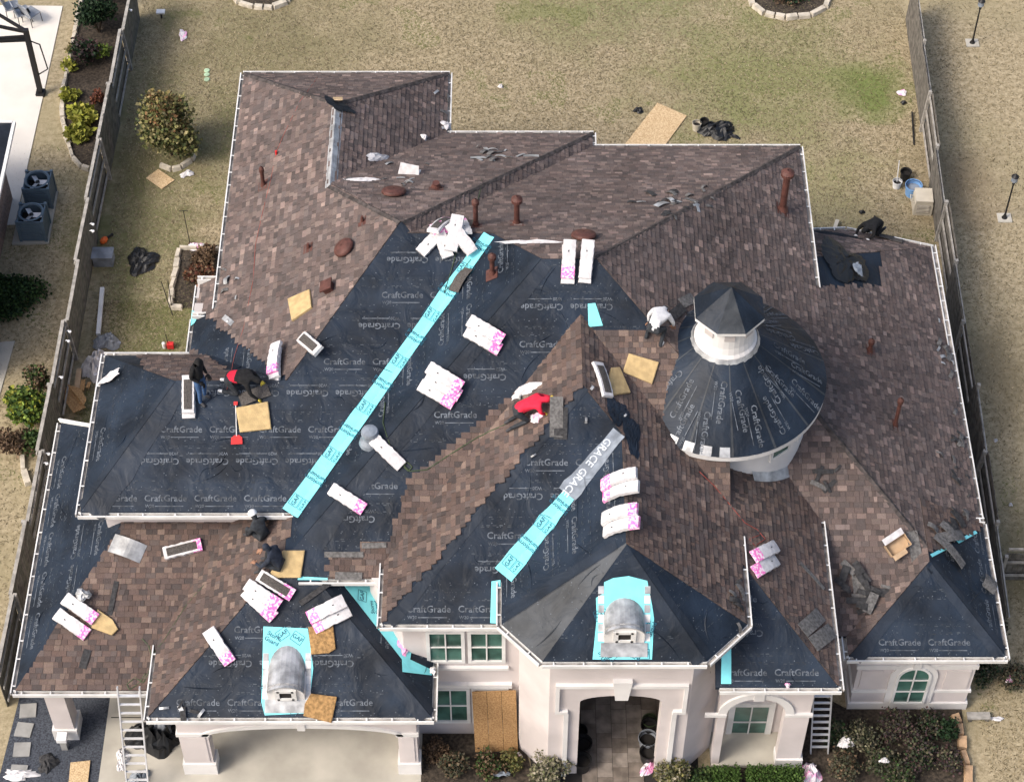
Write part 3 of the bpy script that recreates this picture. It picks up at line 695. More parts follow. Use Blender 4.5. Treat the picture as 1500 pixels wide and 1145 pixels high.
# ------------------------------------------------------------------ turret
TC = Vector((5.42, 34.0, 0)); TR, TZ, TP = 2.70, 7.45, 0.76
mb = MB(); mb.lathe([(TR - .32, 3.5), (TR - .32, TZ - .02)], 48, TC, caps=False); mb.build('turret_wall', MT['trim'], house, smooth=True)
mb = MB(); mb.lathe([(TR - .32, TZ - .28), (TR - .14, TZ - .26), (TR - .14, TZ - .12), (TR + .0, TZ - .10), (TR + .02, TZ - .02), (TR - .3, TZ - .02)], 56, TC, caps=False); mb.build('turret_cornice', MT['trim'], house, smooth=False)
mb = MB(); mb.lathe([(TR - .06, TZ - .20), (TR + .018, TZ - .19), (TR + .02, TZ - .035), (TR - .06, TZ - .033)], 96, TC, caps=False); mb.build('turret_eave_trim', MT['trim'], house, smooth=False)
cone_z = lambda r: TZ + (TR - r) * TP
mb = MB(); mb.lathe([(TR + .02, TZ - .03), (TR + .02, TZ), (.3, cone_z(.3))], 64, TC, caps=False); turret_roof = mb.build('turret_roof', MT['underlay'], house)
rs = random.Random(3); ns = 15
for i in range(ns):
    a0 = 2 * math.pi * i / ns + .1; a1 = a0 + 2 * math.pi / ns + .05; mb = MB(); vs = []
    for k in range(6):
        a = a0 + (a1 - a0) * k / 5; lift = .006 + .010 * k / 5
        for r in (TR + .03, .6): vs.append((TC.x + r * math.cos(a), TC.y + r * math.sin(a), cone_z(r) + lift + .003))
    mb.add(vs, [(2 * k, 2 * k + 2, 2 * k + 3, 2 * k + 1) for k in range(5)]); mb.build('underlayment_sheet', MT['underlay' if i % 2 else 'underlay2'], turret_roof)
    e = MB(); vs = []
    for r in (TR + .035, 1.7, .62):
        for dq in (-.012, .012 * (2.2 if r < 1 else 1)): vs.append((TC.x + r * math.cos(a1 + dq), TC.y + r * math.sin(a1 + dq), cone_z(r) + .022))
    e.add(vs, [(0, 1, 3, 2), (2, 3, 5, 4)]); e.build('lap_seam', MT['underlay_pale'], turret_roof)
    am = (a0 + a1) / 2 + rs.uniform(-.05, .05); rad = Vector((math.cos(am), math.sin(am), 0)); dn_ = Vector((rad.x, rad.y, -TP)).normalized(); tn = Vector((0, 0, 1)).cross(rad)
    for r, off in ((2.2 + rs.uniform(-.1, .1), .2), (1.75 + rs.uniform(-.25, .1), -.12)):
        u_ = dn_ if i % 3 else -dn_; nz = Vector((rad.x * TP, rad.y * TP, 1)).normalized(); v_ = nz.cross(u_)
        lo = link('printed_lettering', craft_mesh(), turret_roof); M = Matrix((u_, v_, nz)).transposed().to_4x4(); M.translation = TC + rad * r + tn * off * (1 if i % 2 else -1) + Vector((0, 0, cone_z(r) + .03)); lo.matrix_basis = M
# metal drip shingles at the cone's lower front
for a, w in ((-1.60, .10), (-1.78, .11), (-1.95, .10), (-2.12, .10)):
    mb = MB(); vs = []
    for k in range(4):
        q = a + w * (k / 3 - .5)
        for r in (TR + .045, TR - .16): vs.append((TC.x + r * math.cos(q), TC.y + r * math.sin(q), cone_z(r) + .035))
    mb.add(vs, [(2 * k, 2 * k + 2, 2 * k + 3, 2 * k + 1) for k in range(3)]); mb.build('starter_shingle', MT['galv'], turret_roof)
def curved_win(a, w, z0, z1, r):
    mb = MB(); e = Vector((math.cos(a), math.sin(a), 0)); t = Vector((-e.y, e.x, 0)); c = TC + e * (r + .02) + Vector((0, 0, (z0 + z1) / 2)); M = Matrix((t, Vector((0, 0, 1)), e)).transposed(); h = z1 - z0
    for s in (-1, 1): mb.box(c + t * s * (w / 2), (.07, h + .14, .08), M); mb.box(c + Vector((0, 0, s * h / 2)), (w, .07, .08), M)
    o = mb.build('window', MT['white'], house); p = MB(); p.box(c, (w, h, .03), M); p.build('pane', MT['glass'], o)
for a in (-0.92, -0.5): curved_win(a, .60, TZ - .95, TZ - .46, TR - .32)
# turret foot flashing
mb = MB(); pts = []
for k in range(9):
    a = -1.25 + .75 * k / 8
    for r in (TR - .33, TR - .12): p = TC + Vector((r * math.cos(a), r * math.sin(a), 0)); pts.append((p.x, p.y, PL['R3'].z(p.x, p.y) + .05 + (.12 if r < TR - .2 else 0)))
mb.add(pts, [(2 * k, 2 * k + 1, 2 * k + 3, 2 * k + 2) for k in range(8)]); mb.build('step_flashing', MT['galv'], house)
# cupola
CZ = cone_z(.74)
mb = MB(); mb.lathe([(.86, CZ - .14), (.80, CZ + .02), (.74, CZ + .10), (.70, CZ + .30), (.70, CZ + .95), (.76, CZ + .99), (.84, CZ + 1.08)], 32, TC); cupola = mb.build('cupola', MT['trim'], house, smooth=False)
mb = MB(); mb.lathe([(.95, CZ - .20), (.82, CZ + .02)], 24, TC, caps=False); mb.build('base_flashing', MT['galv'], cupola)
EZ = CZ + 1.08
oc = [Vector((TC.x + .93 * math.cos(math.pi * (k + .5) / 4), TC.y + .93 * math.sin(math.pi * (k + .5) / 4), EZ)) for k in range(8)]; top = Vector((TC.x, TC.y, EZ + .78))
for k in range(8):
    a, b = oc[k], oc[(k + 1) % 8]
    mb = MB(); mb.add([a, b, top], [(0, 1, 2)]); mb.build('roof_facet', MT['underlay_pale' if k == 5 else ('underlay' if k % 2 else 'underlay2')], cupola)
    mb = MB(); mb.prism([a, b, b + (TC - b).normalized().project(Vector((1, 0, 0))) * 0 + Vector((0, 0, -.09)), a + Vector((0, 0, -.09))], ((TC.x - (a.x + b.x) / 2) * .06, (TC.y - (a.y + b.y) / 2) * .06, 0)); fix_normals(mb.build('eave_trim', MT['white'], cupola))
mb = MB(); mb.add(oc, [tuple(range(8))[::-1]]); mb.build('soffit', MT['white'], cupola)
for k in (4, 5, 6, 7): 
    a = math.pi * (k + 1) / 4; e = Vector((math.cos(a), math.sin(a), 0)); M = Matrix((Vector((-e.y, e.x, 0)), Vector((0, 0, 1)), e)).transposed()
    mb = MB(); mb.box(TC + e * .705 + Vector((0, 0, CZ + .70)), (.26, .16, .04), M); mb.build('louver', MT['soffit'], cupola)
# ------------------------------------------------------------------ barrel dormers
def dormer(plane, px, py, w, wallh):
    p = PL[plane].hit(px, py); pitch = PL[plane].gy; hw = w / 2; rise = hw * .72; n = 12; x, y, z = p
    base = MB(); base.prism([(x - hw - .02, y, z - .05), (x + hw + .02, y, z - .05), (x + hw + .02, y, z + wallh), (x - hw - .02, y, z + wallh)], (0, (wallh) / pitch, 0)); d = fix_normals(base.build('dormer', MT['trim'], house))
    prof = [(x + hw * math.cos(math.pi * k / n), z + wallh + rise * math.sin(math.pi * k / n)) for k in range(n + 1)]
    m = MB(); vs = []
    for xx, zz in prof:
        yb = y + (zz - z) / pitch + .10; vs += [(xx, y - .12, zz), (xx, yb, zz), (xx, y - .12, zz - .03)]
    m.add(vs, [(3 * k, 3 * k + 3, 3 * k + 4, 3 * k + 1) for k in range(n)] + [(3 * k + 2, 3 * k + 5, 3 * k + 3, 3 * k) for k in range(n)]); m.build('barrel_roof', MT['galv'], d, smooth=False)
    f = MB(); f.prism([(xx, y - .05, zz) for xx, zz in prof] + [(x - hw, y - .05, z - .03), (x + hw, y - .05, z - .03)], (0, .06, 0)); fix_normals(f.build('front_face', MT['trim'], d))
    zw = z + wallh * .72; f = MB()
    for s in (-1, 1): f.box((x + s * .21, y - .08, zw), (.12, .06, .44)); f.box((x, y - .08, zw + s * .18), (.42, .06, .09))
    f.build('louver_frame', MT['white'], d)
    g_ = MB(); g_.box((x, y - .06, zw), (.34, .03, .30)); lv = g_.build('louver', MT['dark'], d)
    for k in range(3): 
        s_ = MB(); s_.box((x, y - .075, zw - .09 + .09 * k), (.32, .012, .02)); s_.build('slat', MT['dark'], d)
    f = MB(); f.box((x, y - .18, z - .02 - .1 * pitch), (w + .16, .34, .03), Matrix.Rotation(math.atan(pitch), 3, 'X')); f.build('apron_flashing', MT['galv'], d)
    for s in (-1, 1):
        for k in range(6):
            f = MB(); f.box((x + s * (hw + .07), y + .05 + k * .16, z + .03 + (.05 + k * .16) * pitch), (.14, .19, .02), Matrix.Rotation(math.atan(pitch), 3, 'X')); f.build('step_flashing', MT['galv' if k % 2 else 'trim'], d)
    return d
dormer('F1', 420, 1022, 0.92, 0.38); dormer('EF', 914, 938, 0.96, 0.42)
# ------------------------------------------------------------------ teal membranes
def teal_mark(kind):
    key = 'mark_' + kind
    if key not in MT:
        mb = MB(); X, Y, Z = Vector((1, 0, 0)), Vector((0, 1, 0)), Vector((0, 0, 1)); O = Vector((0, 0, 0))
        if kind == 'box':
            for a, b in (((-.15, -.12), (.15, -.12)), ((.15, -.12), (.15, .12)), ((.15, .12), (-.15, .12)), ((-.15, .12), (-.15, -.12))): mb.bar((*a, 0), (*b, 0), .012, .001)
            stamp(mb, 'GAF', O, X, Y, Z, .15, False, .015)
        elif kind == 'GRACE': stamp(mb, 'GRACE', O, X, Y, Z, .26, False, .012)
        else: stamp(mb, 'Storm', Vector((0, .07, 0)), X, Y, Z, .15, False, .015); stamp(mb, 'Guard', Vector((0, -.07, 0)), X, Y, Z, .15, False, .015)
        MT[key] = mb.mesh('printed_mark', MT['print_white' if kind == 'GRACE' else 'navy'])
    return MT[key]
def put_mark(kind, plane, parent, c, rot, lift=.024):
    u, v, n = plane.frame(); a = u * math.cos(rot) + v * math.sin(rot); b = n.cross(a)
    o = link('printed_mark', teal_mark(kind), parent); M = Matrix((a, b, n)).transposed().to_4x4(); M.translation = Vector(c) + n * lift
    o.matrix_parent_inverse = wmat(parent).inverted(); o.matrix_basis = M
def sheet_px(name, plane, pts, m, lift=.02, th=.004):
    P = PL[plane]; n = P.n(); q = [P.hit(*p) + n * lift for p in pts]; mb = MB(); mb.prism(q, -n * th); return fix_normals(mb.build(name, MT[m], SLOPES[plane]))
def valley(pa, pb, t0, t1, wa, wb, m='teal', name='valley_membrane', seed=1, hip=False, lift=.022):
    """membrane folded into the valley of planes pa/pb between picture points t0, t1 (on the valley)"""
    A, B = PL[pa], PL[pb]; a = A.hit(*t0); b = A.hit(*t1)
    # valley direction
    dx, dy = -(A.gy - B.gy), (A.gx - B.gx)
    def on(p):   # project onto the valley line along plan normal
        k = (A.c - B.c + (A.gx - B.gx) * p.x + (A.gy - B.gy) * p.y) / ((A.gx - B.gx) ** 2 + (A.gy - B.gy) ** 2)
        x, y = p.x - k * (A.gx - B.gx), p.y - k * (A.gy - B.gy); return Vector((x, y, A.z(x, y)))
    a, b = on(a), on(b); d = (b - a).normalized(); rs = random.Random(seed)
    objs = []
    for P, w in ((A, wa), (B, wb)):
        n = P.n(); s = n.cross(d); Q = B if P is A else A
        if (P.z(*(a + s).xy) < Q.z(*(a + s).xy)) != hip: s = -s
        K = 9; mb = MB(); vs = []
        for i in range(K + 1):
            p = a + (b - a) * (i / K); ww = w * (1.15 - .4 * i / K) * (1 + (.18 if (i * 5 + seed) % 4 == 0 else -.06) * rs.random())
            vs += [p + n * lift, p + s * ww + n * lift, p + s * ww + n * (lift - .006)]
        fs = [(3 * i, 3 * i + 3, 3 * i + 4, 3 * i + 1) for i in range(K)] + [(3 * i + 1, 3 * i + 4, 3 * i + 5, 3 * i + 2) for i in range(K)]
        mb.add(vs, fs); o = mb.build(name, MT[m], SLOPES[pa if P is A else pb]); objs.append((o, P, s, a, b))
    return objs
def marks_along(objs, step=.62, kinds=('box', 'storm'), w=.15, side=0):
    for o, P, s, a, b in objs:
        L = (b - a).length; u, v, n = P.frame(); d = (b - a).normalized(); rot = math.atan2(d.dot(v), d.dot(u)); k = 0; t = .35
        while t < L - .3:
            put_mark(kinds[k % len(kinds)], P, o, a + d * t + s * w, rot + (math.pi if kinds[0] == 'GRACE' else math.pi / 2 * (k % 2)), .027); k += 1; t += step
MT['underlay3'] = underlay_mat('doubled_underlayment', (0.0160, 0.0225, 0.0340))
for k, (pa, pb, t0, t1, wa, wb) in enumerate((('F1', 'L1', (445, 785), (795, 383), .45, .36), ('FL', 'L4', (122, 745), (255, 560), .55, .25), ('FW', 'RW', (1464, 960), (1362, 830), .25, .2), ('FW', 'LW', (1248, 962), (1355, 828), .3, .01), ('L3', 'ECL', (742, 908), (905, 802), .35, .02), ('EF', 'ECR', (1033, 966), (925, 815), .3, .2), ('F1', 'GR', (630, 1045), (475, 858), .3, .2), ('F2', 'L2', (566, 910), (850, 560), .25, .01))):
    valley(pa, pb, t0, t1, wa, wb, 'underlay3', 'hip_overlay', 20 + k, True, .021)
v1 = valley('FL', 'L1', (433, 758), (722, 349), .27, .24, seed=1); marks_along(v1, .75)
v3 = valley('F2', 'L3', (735, 838), (822, 712), .30, .28, seed=2); marks_along(v3, .62)
v3b = valley('F2', 'L3', (822, 712), (903, 628), .30, .24, 'film', seed=3); marks_along(v3b[:1], .95, ('GRACE',), .14)
T_ = [('F2', [(720, 851), (733, 849), (733, 913), (718, 912)]), ('FP', [(1057, 948), (1071, 940), (1071, 1001), (1056, 1001)]),
      ('GR', [(502, 856), (546, 857), (572, 905), (602, 955), (598, 978), (560, 930)]), ('GR', [(588, 960), (632, 981), (632, 989), (589, 984)]),
      ('F1', [(861, 445), (872, 444), (883, 477), (862, 479)]), ('L0', [(282, 455), (293, 461), (285, 474), (280, 478)]),
      ('RW', [(1362, 812), (1385, 800), (1388, 804), (1365, 816)]), ('RW', [(1400, 792), (1428, 777), (1431, 781), (1404, 796)]),
      ('F1', [(386, 917), (451, 920), (459, 978), (452, 1044), (388, 1047), (383, 1028)]),
      ('EF', [(885, 852), (898, 846), (921, 843), (948, 850), (955, 885), (958, 905), (955, 965), (868, 965), (874, 905), (873, 875), (884, 868)]),
      ('F1', [(437, 844), (480, 846), (480, 849), (436, 849)])]
for k, (pn, pts) in enumerate(T_):
    o = sheet_px('valley_membrane', pn, pts, 'teal', .022 + .001 * (k % 3))
    if k in (2, 8, 9):
        for (x, y), kd, r in {2: [((530, 873), 'box', 0), ((548, 890), 'storm', .2)], 8: [((400, 935), 'storm', -.5), ((414, 928), 'box', .6), ((436, 934), 'box', -.6), ((391, 1000), 'storm', 1.3), ((433, 1038), 'box', .4)],
                              9: [((889, 957), 'storm', .5), ((898, 957), 'box', .7), ((928, 956), 'storm', -.4), ((942, 957), 'box', 0), ((880, 900), 'box', .3), ((951, 920), 'storm', 1.2)]}[k]:
            put_mark(kd, PL[pn], o, PL[pn].hit(x, y), r, .029)
# ------------------------------------------------------------------ picking points on roof or ground
cv = MB(); cv.lathe([(TR, TZ), (.6, cone_z(.6))], 40, TC, caps=False)
i0 = len(DECKBVH[0]); DECKBVH[0].extend([Vector(v) for v in cv.v]); DECKBVH[1].extend([tuple(i + i0 for i in f) for f in cv.f])
BV = BVHTree.FromPolygons(DECKBVH[0], DECKBVH[1])
def hit(px, py):
    d = ray(px, py).normalized(); h = BV.ray_cast(CAM, d)
    if h[0] is not None:
        n = h[1] if h[1].z > 0 else -h[1]; return h[0], n
    return U(px, py, 0), Vector((0, 0, 1))
def surf(x, y):
    h = BV.ray_cast(Vector((x, y, 40)), Vector((0, 0, -1))); return h[0].z if h[0] is not None else 0.0
def frame(pa, pb, lift=0.02, mid=None, flat=False):
    """matrix at the middle of picture points pa-pb: x axis pa->pb, z along the surface normal"""
    A, na = hit(*pa); B, nb = hit(*pb); c, n = hit(*(mid or ((pa[0] + pb[0]) / 2, (pa[1] + pb[1]) / 2)))
    if flat: n = Vector((0, 0, 1))
    x = B - A; x = (x - n * x.dot(n)).normalized(); y = n.cross(x)
    M = Matrix((x, y, n)).transposed().to_4x4(); M.translation = c + n * lift; return M
def thing(name, label, cat, M, group=None): return empty(name, label, cat, M, group)
# ------------------------------------------------------------------ more materials
MT['wrap'] = mat('white_wrapper', (0.54, 0.53, 0.54), 0.4, 0.14, 8, 0.7, 9, spec=0.4)
MT['pink'] = mat('pink_printed_wrapper', (0.74, 0.16, 0.46), 0.45, 0.1, 16, 0.3, 30, col2=(0.78, 0.66, 0.72), ramp=(0.46, 0.58))
MT['wrap_pink'] = mat('pink_and_white_wrapper', (0.72, 0.30, 0.52), 0.45, 0.1, 5, 0.5, 18, col2=(0.66, 0.62, 0.65), ramp=(0.40, 0.52))
MT['ink'] = mat('black_ink', (0.03, 0.03, 0.03), 0.7)
MT['stackedge'] = mat('dark_shingle_stack', (0.075, 0.068, 0.064), 0.95, 0.35, 30, 0.4, 120)
MT['strip'] = mat('grey_shingle_strip', (0.115, 0.112, 0.110), 0.9, 0.35, 14, 0.4, 120)
MT['strip2'] = mat('dark_shingle_strip', (0.038, 0.038, 0.040), 0.9, 0.35, 14, 0.4, 120)
MT['foam'] = mat('tan_foam', (0.44, 0.325, 0.165), 0.95, 0.14, 6, 0.5, 35)
MT['foam_old'] = mat('worn_foam', (0.30, 0.18, 0.075), 0.95, 0.35, 12, 0.6, 35)
MT['board'] = mat('oriented_strand_board', (0.36, 0.24, 0.12), 0.85, 0.3, 30, 0.3, 60, col2=(0.62, 0.48, 0.30))
MT['board_brown'] = mat('weathered_board', (0.26, 0.145, 0.06), 0.85, 0.3, 26, 0.3, 60, col2=(0.46, 0.28, 0.13))
MT['tarp'] = mat('black_tarp', (0.010, 0.011, 0.013), 0.45, 0.3, 3, 0.6, 8, spec=0.35)
MT['tarp_grey'] = mat('grey_tarp', (0.22, 0.24, 0.27), 0.45, 0.25, 3, 0.6, 7)
MT['plastic_white'] = mat('white_plastic', (0.66, 0.67, 0.68), 0.4, 0.06, 4)
MT['blue_tub'] = mat('blue_plastic', (0.16, 0.32, 0.58), 0.4, 0.1, 4)
MT['beige'] = mat('beige_enamel', (0.50, 0.46, 0.38), 0.5, 0.08, 3)
MT['red'] = mat('red_plastic', (0.55, 0.03, 0.03), 0.45, 0.1, 6)
MT['orange'] = mat('orange_plastic', (0.65, 0.13, 0.03), 0.5, 0.1, 6)
MT['acblue'] = mat('slate_blue_enamel', (0.11, 0.155, 0.195), 0.45, 0.1, 3)
MT['wood'] = mat('weathered_fence_wood', (0.115, 0.112, 0.092), 0.95, 0.3, 5, 0.4, 30)
MT['wood2'] = mat('dark_fence_wood', (0.125, 0.115, 0.10), 0.95, 0.35, 5, 0.4, 30)
MT['rail'] = mat('pale_fence_rail', (0.30, 0.285, 0.26), 0.95, 0.25, 5, 0.3, 30)
MT['metal_black'] = mat('black_iron', (0.014, 0.014, 0.015), 0.5, 0.2, 5)
MT['alu'] = mat('aluminium', (0.62, 0.63, 0.65), 0.4, 0.1, 5, metal=0.35)
MT['mulch'] = mat('dark_mulch', (0.022, 0.018, 0.014), 0.95, 0.4, 12, 0.8, 40, col2=(0.07, 0.055, 0.042))
MT['leaf'] = mat('leaves', (0.9, 0.9, 0.9), 0.7, 0.15, 20, attr='tabcol', spec=0.2)
MT['stone'] = mat('pale_edging_stone', (0.45, 0.41, 0.34), 0.9, 0.2, 4, 0.4, 30)
MT['stone_tan'] = mat('tan_edging_stone', (0.42, 0.28, 0.17), 0.9, 0.25, 4, 0.4, 30)
MT['gravel'] = mat('dark_blue_gravel', (0.025, 0.030, 0.040), 0.9, 0.5, 25, 0.8, 60, col2=(0.075, 0.085, 0.105))
MT['paver'] = mat('grey_paver', (0.26, 0.26, 0.25), 0.9, 0.15, 3, 0.2, 40)
MT['tile'] = mat('stone_tile', (0.15, 0.125, 0.105), 0.7, 0.3, 3.5, 0.15, 40)
MT['card'] = mat('cardboard', (0.42, 0.30, 0.19), 0.9, 0.12, 5)
MT['bark'] = mat('bark', (0.07, 0.052, 0.038), 0.95, 0.3, 9, 0.5, 40)
MT['skin'] = mat('skin', (0.30, 0.16, 0.10), 0.6, 0.06, 10)
MT['jean'] = mat('blue_jeans', (0.045, 0.10, 0.22), 0.9, 0.2, 14)
MT['cloth_black'] = mat('black_cotton', (0.013, 0.013, 0.014), 0.95, 0.3, 12, 0.4, 14)
MT['cloth_navy'] = mat('navy_cotton', (0.022, 0.028, 0.042), 0.95, 0.3, 12, 0.4, 14)
MT['cloth_red'] = mat('red_cotton', (0.62, 0.02, 0.05), 0.9, 0.12, 9, 0.4, 14)
MT['cloth_grey'] = mat('pale_grey_cotton', (0.52, 0.53, 0.55), 0.9, 0.08, 9, 0.4, 14)
MT['cloth_dark'] = mat('dark_trousers', (0.030, 0.034, 0.040), 0.95, 0.3, 12, 0.4, 14)
MT['glove_yellow'] = mat('yellow_glove', (0.62, 0.47, 0.06), 0.8, 0.15, 12)
MT['hose_green'] = mat('green_hose', (0.05, 0.075, 0.035), 0.5)
MT['hose_red'] = mat('red_hose', (0.33, 0.07, 0.05), 0.6)
MT['shoe'] = mat('shoe', (0.05, 0.05, 0.055), 0.8)
# ------------------------------------------------------------------ shingle bundles
_bm = {}
BL_, BW_, BT_ = 1.0, 0.345, 0.085
def bundle_meshes(sag, opened, pink, var):
    key = (sag, opened, pink, var)
    if key in _bm: return _bm[key]
    n = 12
    def zz(x): return -sag * (2 * x / BL_) ** 2
    def slab(x0, x1, hw, z0, z1, puff=0.0, jag=None):
        mb = MB(); vs = []
        for i in range(n + 1):
            x = x0 + (x1 - x0) * i / n; b = zz(x)
            j = (jag.uniform(-.012, .012) if jag else 0)
            vs += [(x, -hw - j, b + z0), (x, hw + j, b + z0), (x, hw + j - .012, b + z1), (x, hw * .4, b + z1 + puff), (x, -hw * .4, b + z1 + puff), (x, -hw - j + .012, b + z1)]
        fs = []
        for i in range(n):
            for k in range(6): fs.append((6 * i + k, 6 * i + (k + 1) % 6, 6 * i + 6 + (k + 1) % 6, 6 * i + 6 + k))
        fs += [tuple(range(6))[::-1], tuple(range(6 * n, 6 * n + 6))]
        return mb.add(vs, fs)
    r = random.Random(5 + var)
    body = slab(-BL_ / 2, BL_ / 2, BW_ / 2, 0, BT_, .008, r).mesh('wrapper', MT['wrap'])
    out = {'wrapper': body}
    if pink:
        mb = slab(BL_ / 2 - (.26, .20, .32, .24)[var], BL_ / 2 + .002, BW_ / 2 + .002, .01, BT_ + .003, .008); out['pink_end'] = mb.mesh('pink_end', MT['pink'])
    mb = MB()
    for k in range(4): mb.add([(-.22 + .09 * k, -.03, BT_ + zz(-.2) + .011), (-.17 + .09 * k, -.03, BT_ + zz(-.2) + .011), (-.17 + .09 * k, .0, BT_ + zz(-.2) + .011), (-.22 + .09 * k, 0, BT_ + zz(-.2) + .011)], [(0, 1, 2, 3)])
    if not opened: out['printed_mark'] = mb.mesh('printed_mark', MT['ink'])
    else:
        mb = slab(-BL_ / 2 + .09, BL_ / 2 - .12, BW_ / 2 - .055, .03, BT_ + .016, .004); out['shingle_stack'] = mb.mesh('shingle_stack', MT['stackedge'])
        mb = slab(-BL_ / 2 + .10, BL_ / 2 - .13, .012, .03, BT_ + .024, .0); out['adhesive_line'] = mb.mesh('adhesive_line', MT['strip'])
    _bm[key] = out; return out
def bundle(pa, pb, label, lift=0.02, sag=0.0, opened=False, pink=True, group=None):
    sag = (sag * 2.0 if sag < .05 else sag * 1.5); lift += sag * .8
    M = frame(pa, pb, lift); t = thing('shingle_bundle', label, 'shingle bundle', M, group)
    for nm, me in bundle_meshes(round(sag, 3), opened, pink, len(label) % 4).items(): link(nm, me, t, True)
    return t
B = bundle
G_T = 'bundles heaped near the top of the blue strip'
B((617, 368), (652, 336), 'lowest white bundle with pink end in the heap at the ridge', .02, .02, group=G_T)
B((655, 372), (640, 335), 'white bundle with its end over the heap edge beside the teal strip', .05, .02, group=G_T)
B((664, 338), (688, 366), 'white bundle slanting right on top of the ridge heap', .15, .03, pink=False, group=G_T)
B((672, 324), (660, 366), 'white bundle standing lengthwise in the middle of the ridge heap', .17, .02, pink=False, group=G_T)
B((630, 356), (664, 322), 'opened bundle showing dark shingles on the ridge heap', .14, .04, True, group=G_T)
B((684, 352), (672, 320), 'white bundle peeping out at the right of the ridge heap', .05, .02, group=G_T)
G_R = 'paired bundles hanging over the ridge'
B((833, 364), (832, 412), 'lower white bundle of the left pair below the ridge dome vent', .02, .02, False, False, G_R)
B((834, 358), (832, 404), 'upper pink-ended bundle of the left pair below the ridge dome vent', .11, .02, group=G_R)
B((861, 362), (857, 412), 'lower white bundle of the right pair below the ridge dome vent', .02, .02, False, False, G_R)
B((861, 356), (857, 406), 'upper white bundle of the right pair below the ridge dome vent', .11, .02, False, False, G_R)
G_M = 'stacked bundles on the black middle slope'
B((684, 486), (731, 511), 'lower bundle of the two-bundle stack on the black slope', .03, .03, group=G_M)
B((688, 472), (735, 497), 'upper bundle of the two-bundle stack on the black slope', .12, .03, group=G_M)
B((619, 566), (661, 589), 'lowest bundle of the three-bundle stack on the black slope', .03, .03, group=G_M)
B((624, 553), (674, 580), 'middle bundle of the three-bundle stack on the black slope', .12, .03, group=G_M)
B((629, 541), (675, 567), 'topmost bundle of the three-bundle stack on the black slope', .21, .03, group=G_M)
B((486, 716), (532, 745), 'single pink-ended bundle just right of the lower teal strip', .03, .03)
B((546, 642), (590, 684), 'plain white bundle beside the round bagged vent', .03, .02, False, False)
B((405, 528), (403, 566), 'bottom white bundle of the stack near the upper valley', .02, .0, False, False, 'stack near the upper valley')
B((412, 516), (405, 558), 'middle white bundle of the stack near the upper valley', .11, .02, False, False, 'stack near the upper valley')
B((413, 510), (407, 552), 'top white bundle of the stack near the upper valley', .20, .02, False, True, 'stack near the upper valley')
B((438, 490), (475, 522), 'opened white bundle lying askew by the tan pad on brown shingles', .04, .02, True, False)
B((277, 604), (277, 568), 'lower white bundle beneath the opened one beside the standing worker', .03, .0, False, False)
B((277, 598), (277, 561), 'opened bundle of dark shingles in front of the standing worker', .12, .01, True, False)
B((939, 722), (884, 720), 'lower bundle of the upper stack lying across the porch ridge', .02, .06, group='bundles across the porch ridge')
B((940, 706), (883, 706), 'top bundle of the upper stack lying across the porch ridge', .12, .07, group='bundles across the porch ridge')
B((884, 772), (940, 774), 'lower bundle of the stack just above the porch apex', .02, .06, group='bundles across the porch ridge')
B((885, 756), (940, 758), 'top bundle of the stack just above the porch apex', .12, .07, group='bundles across the porch ridge')
B((1140, 818), (1098, 842), 'lower pink-ended bundle beside the red hose', .03, .03); B((1137, 801), (1093, 822), 'upper pink-ended bundle beside the red hose', .12, .03)
B((363, 868), (398, 901), 'lower bundle of the pair left of the seated worker', .03, .04); B((367, 858), (405, 884), 'upper bundle of the pair left of the seated worker', .12, .03)
B((386, 845), (423, 868), 'opened bundle with dark shingles beneath the seated worker', .05, .03, True)
B((512, 893), (460, 919), 'lower bundle of the pair above the garage dormer', .03, .04); B((504, 880), (454, 904), 'upper bundle of the pair above the garage dormer', .13, .06)
B((309, 926), (334, 966), 'lone curved bundle on the black garage slope', .03, .05)
B((88, 902), (124, 927), 'lower bundle of the pair on the low left roof', .03, .03); B((100, 880), (138, 906), 'upper bundle of the pair on the low left roof', .12, .03)
B((887, 583), (872, 535), 'opened bundle by the white-shirted worker, dark shingles in white wrap', .06, .02, True, False)
B((238, 812), (298, 797), 'torn open bundle with dark shingles under the left eave', .03, .0, True)
# ------------------------------------------------------------------ pads and boards
def pad(pts, label, m='foam', th=.07, name='foam_pad', cat='foam pad', lift=.03):
    cx = sum(p[0] for p in pts) / len(pts); cy = sum(p[1] for p in pts) / len(pts); c, n = hit(cx, cy)
    u = Vector((1, 0, 0)); u = (u - n * u.dot(n)).normalized(); v = n.cross(u); M = Matrix((u, v, n)).transposed().to_4x4(); M.translation = c + n * lift; Mi = M.inverted()
    loc = []
    for p in pts:
        d = ray(*p); t = (c - CAM).dot(n) / d.dot(n); q = Mi @ (CAM + d * t); loc.append(Vector((q.x, q.y, 0)))
    mb = MB(); k = len(loc); vs = [Vector((p.x, p.y, 0)) for p in loc] + [Vector((p.x, p.y, th * .8)) for p in loc] + [Vector((p.x * .95, p.y * .95, th)) for p in loc]
    fs = [tuple(range(k))[::-1], tuple(range(2 * k, 3 * k))] + [(i, (i + 1) % k, k + (i + 1) % k, k + i) for i in range(k)] + [(k + i, k + (i + 1) % k, 2 * k + (i + 1) % k, 2 * k + i) for i in range(k)]
    mb.add(vs, fs); o = mb.build(name, MT[m]); fix_normals(o); o.matrix_basis = M; return tag(o, label, cat)
pad([(346, 598), (393, 589), (398, 629), (352, 634)], 'square tan foam pad below the kneeling worker in black')
pad([(424, 440), (456, 426), (459, 452), (430, 472)], 'tan foam pad on brown shingles near the square vent')
pad([(912, 545), (921, 518), (965, 531), (955, 563)], 'square tan foam pad below the white-shirted worker')
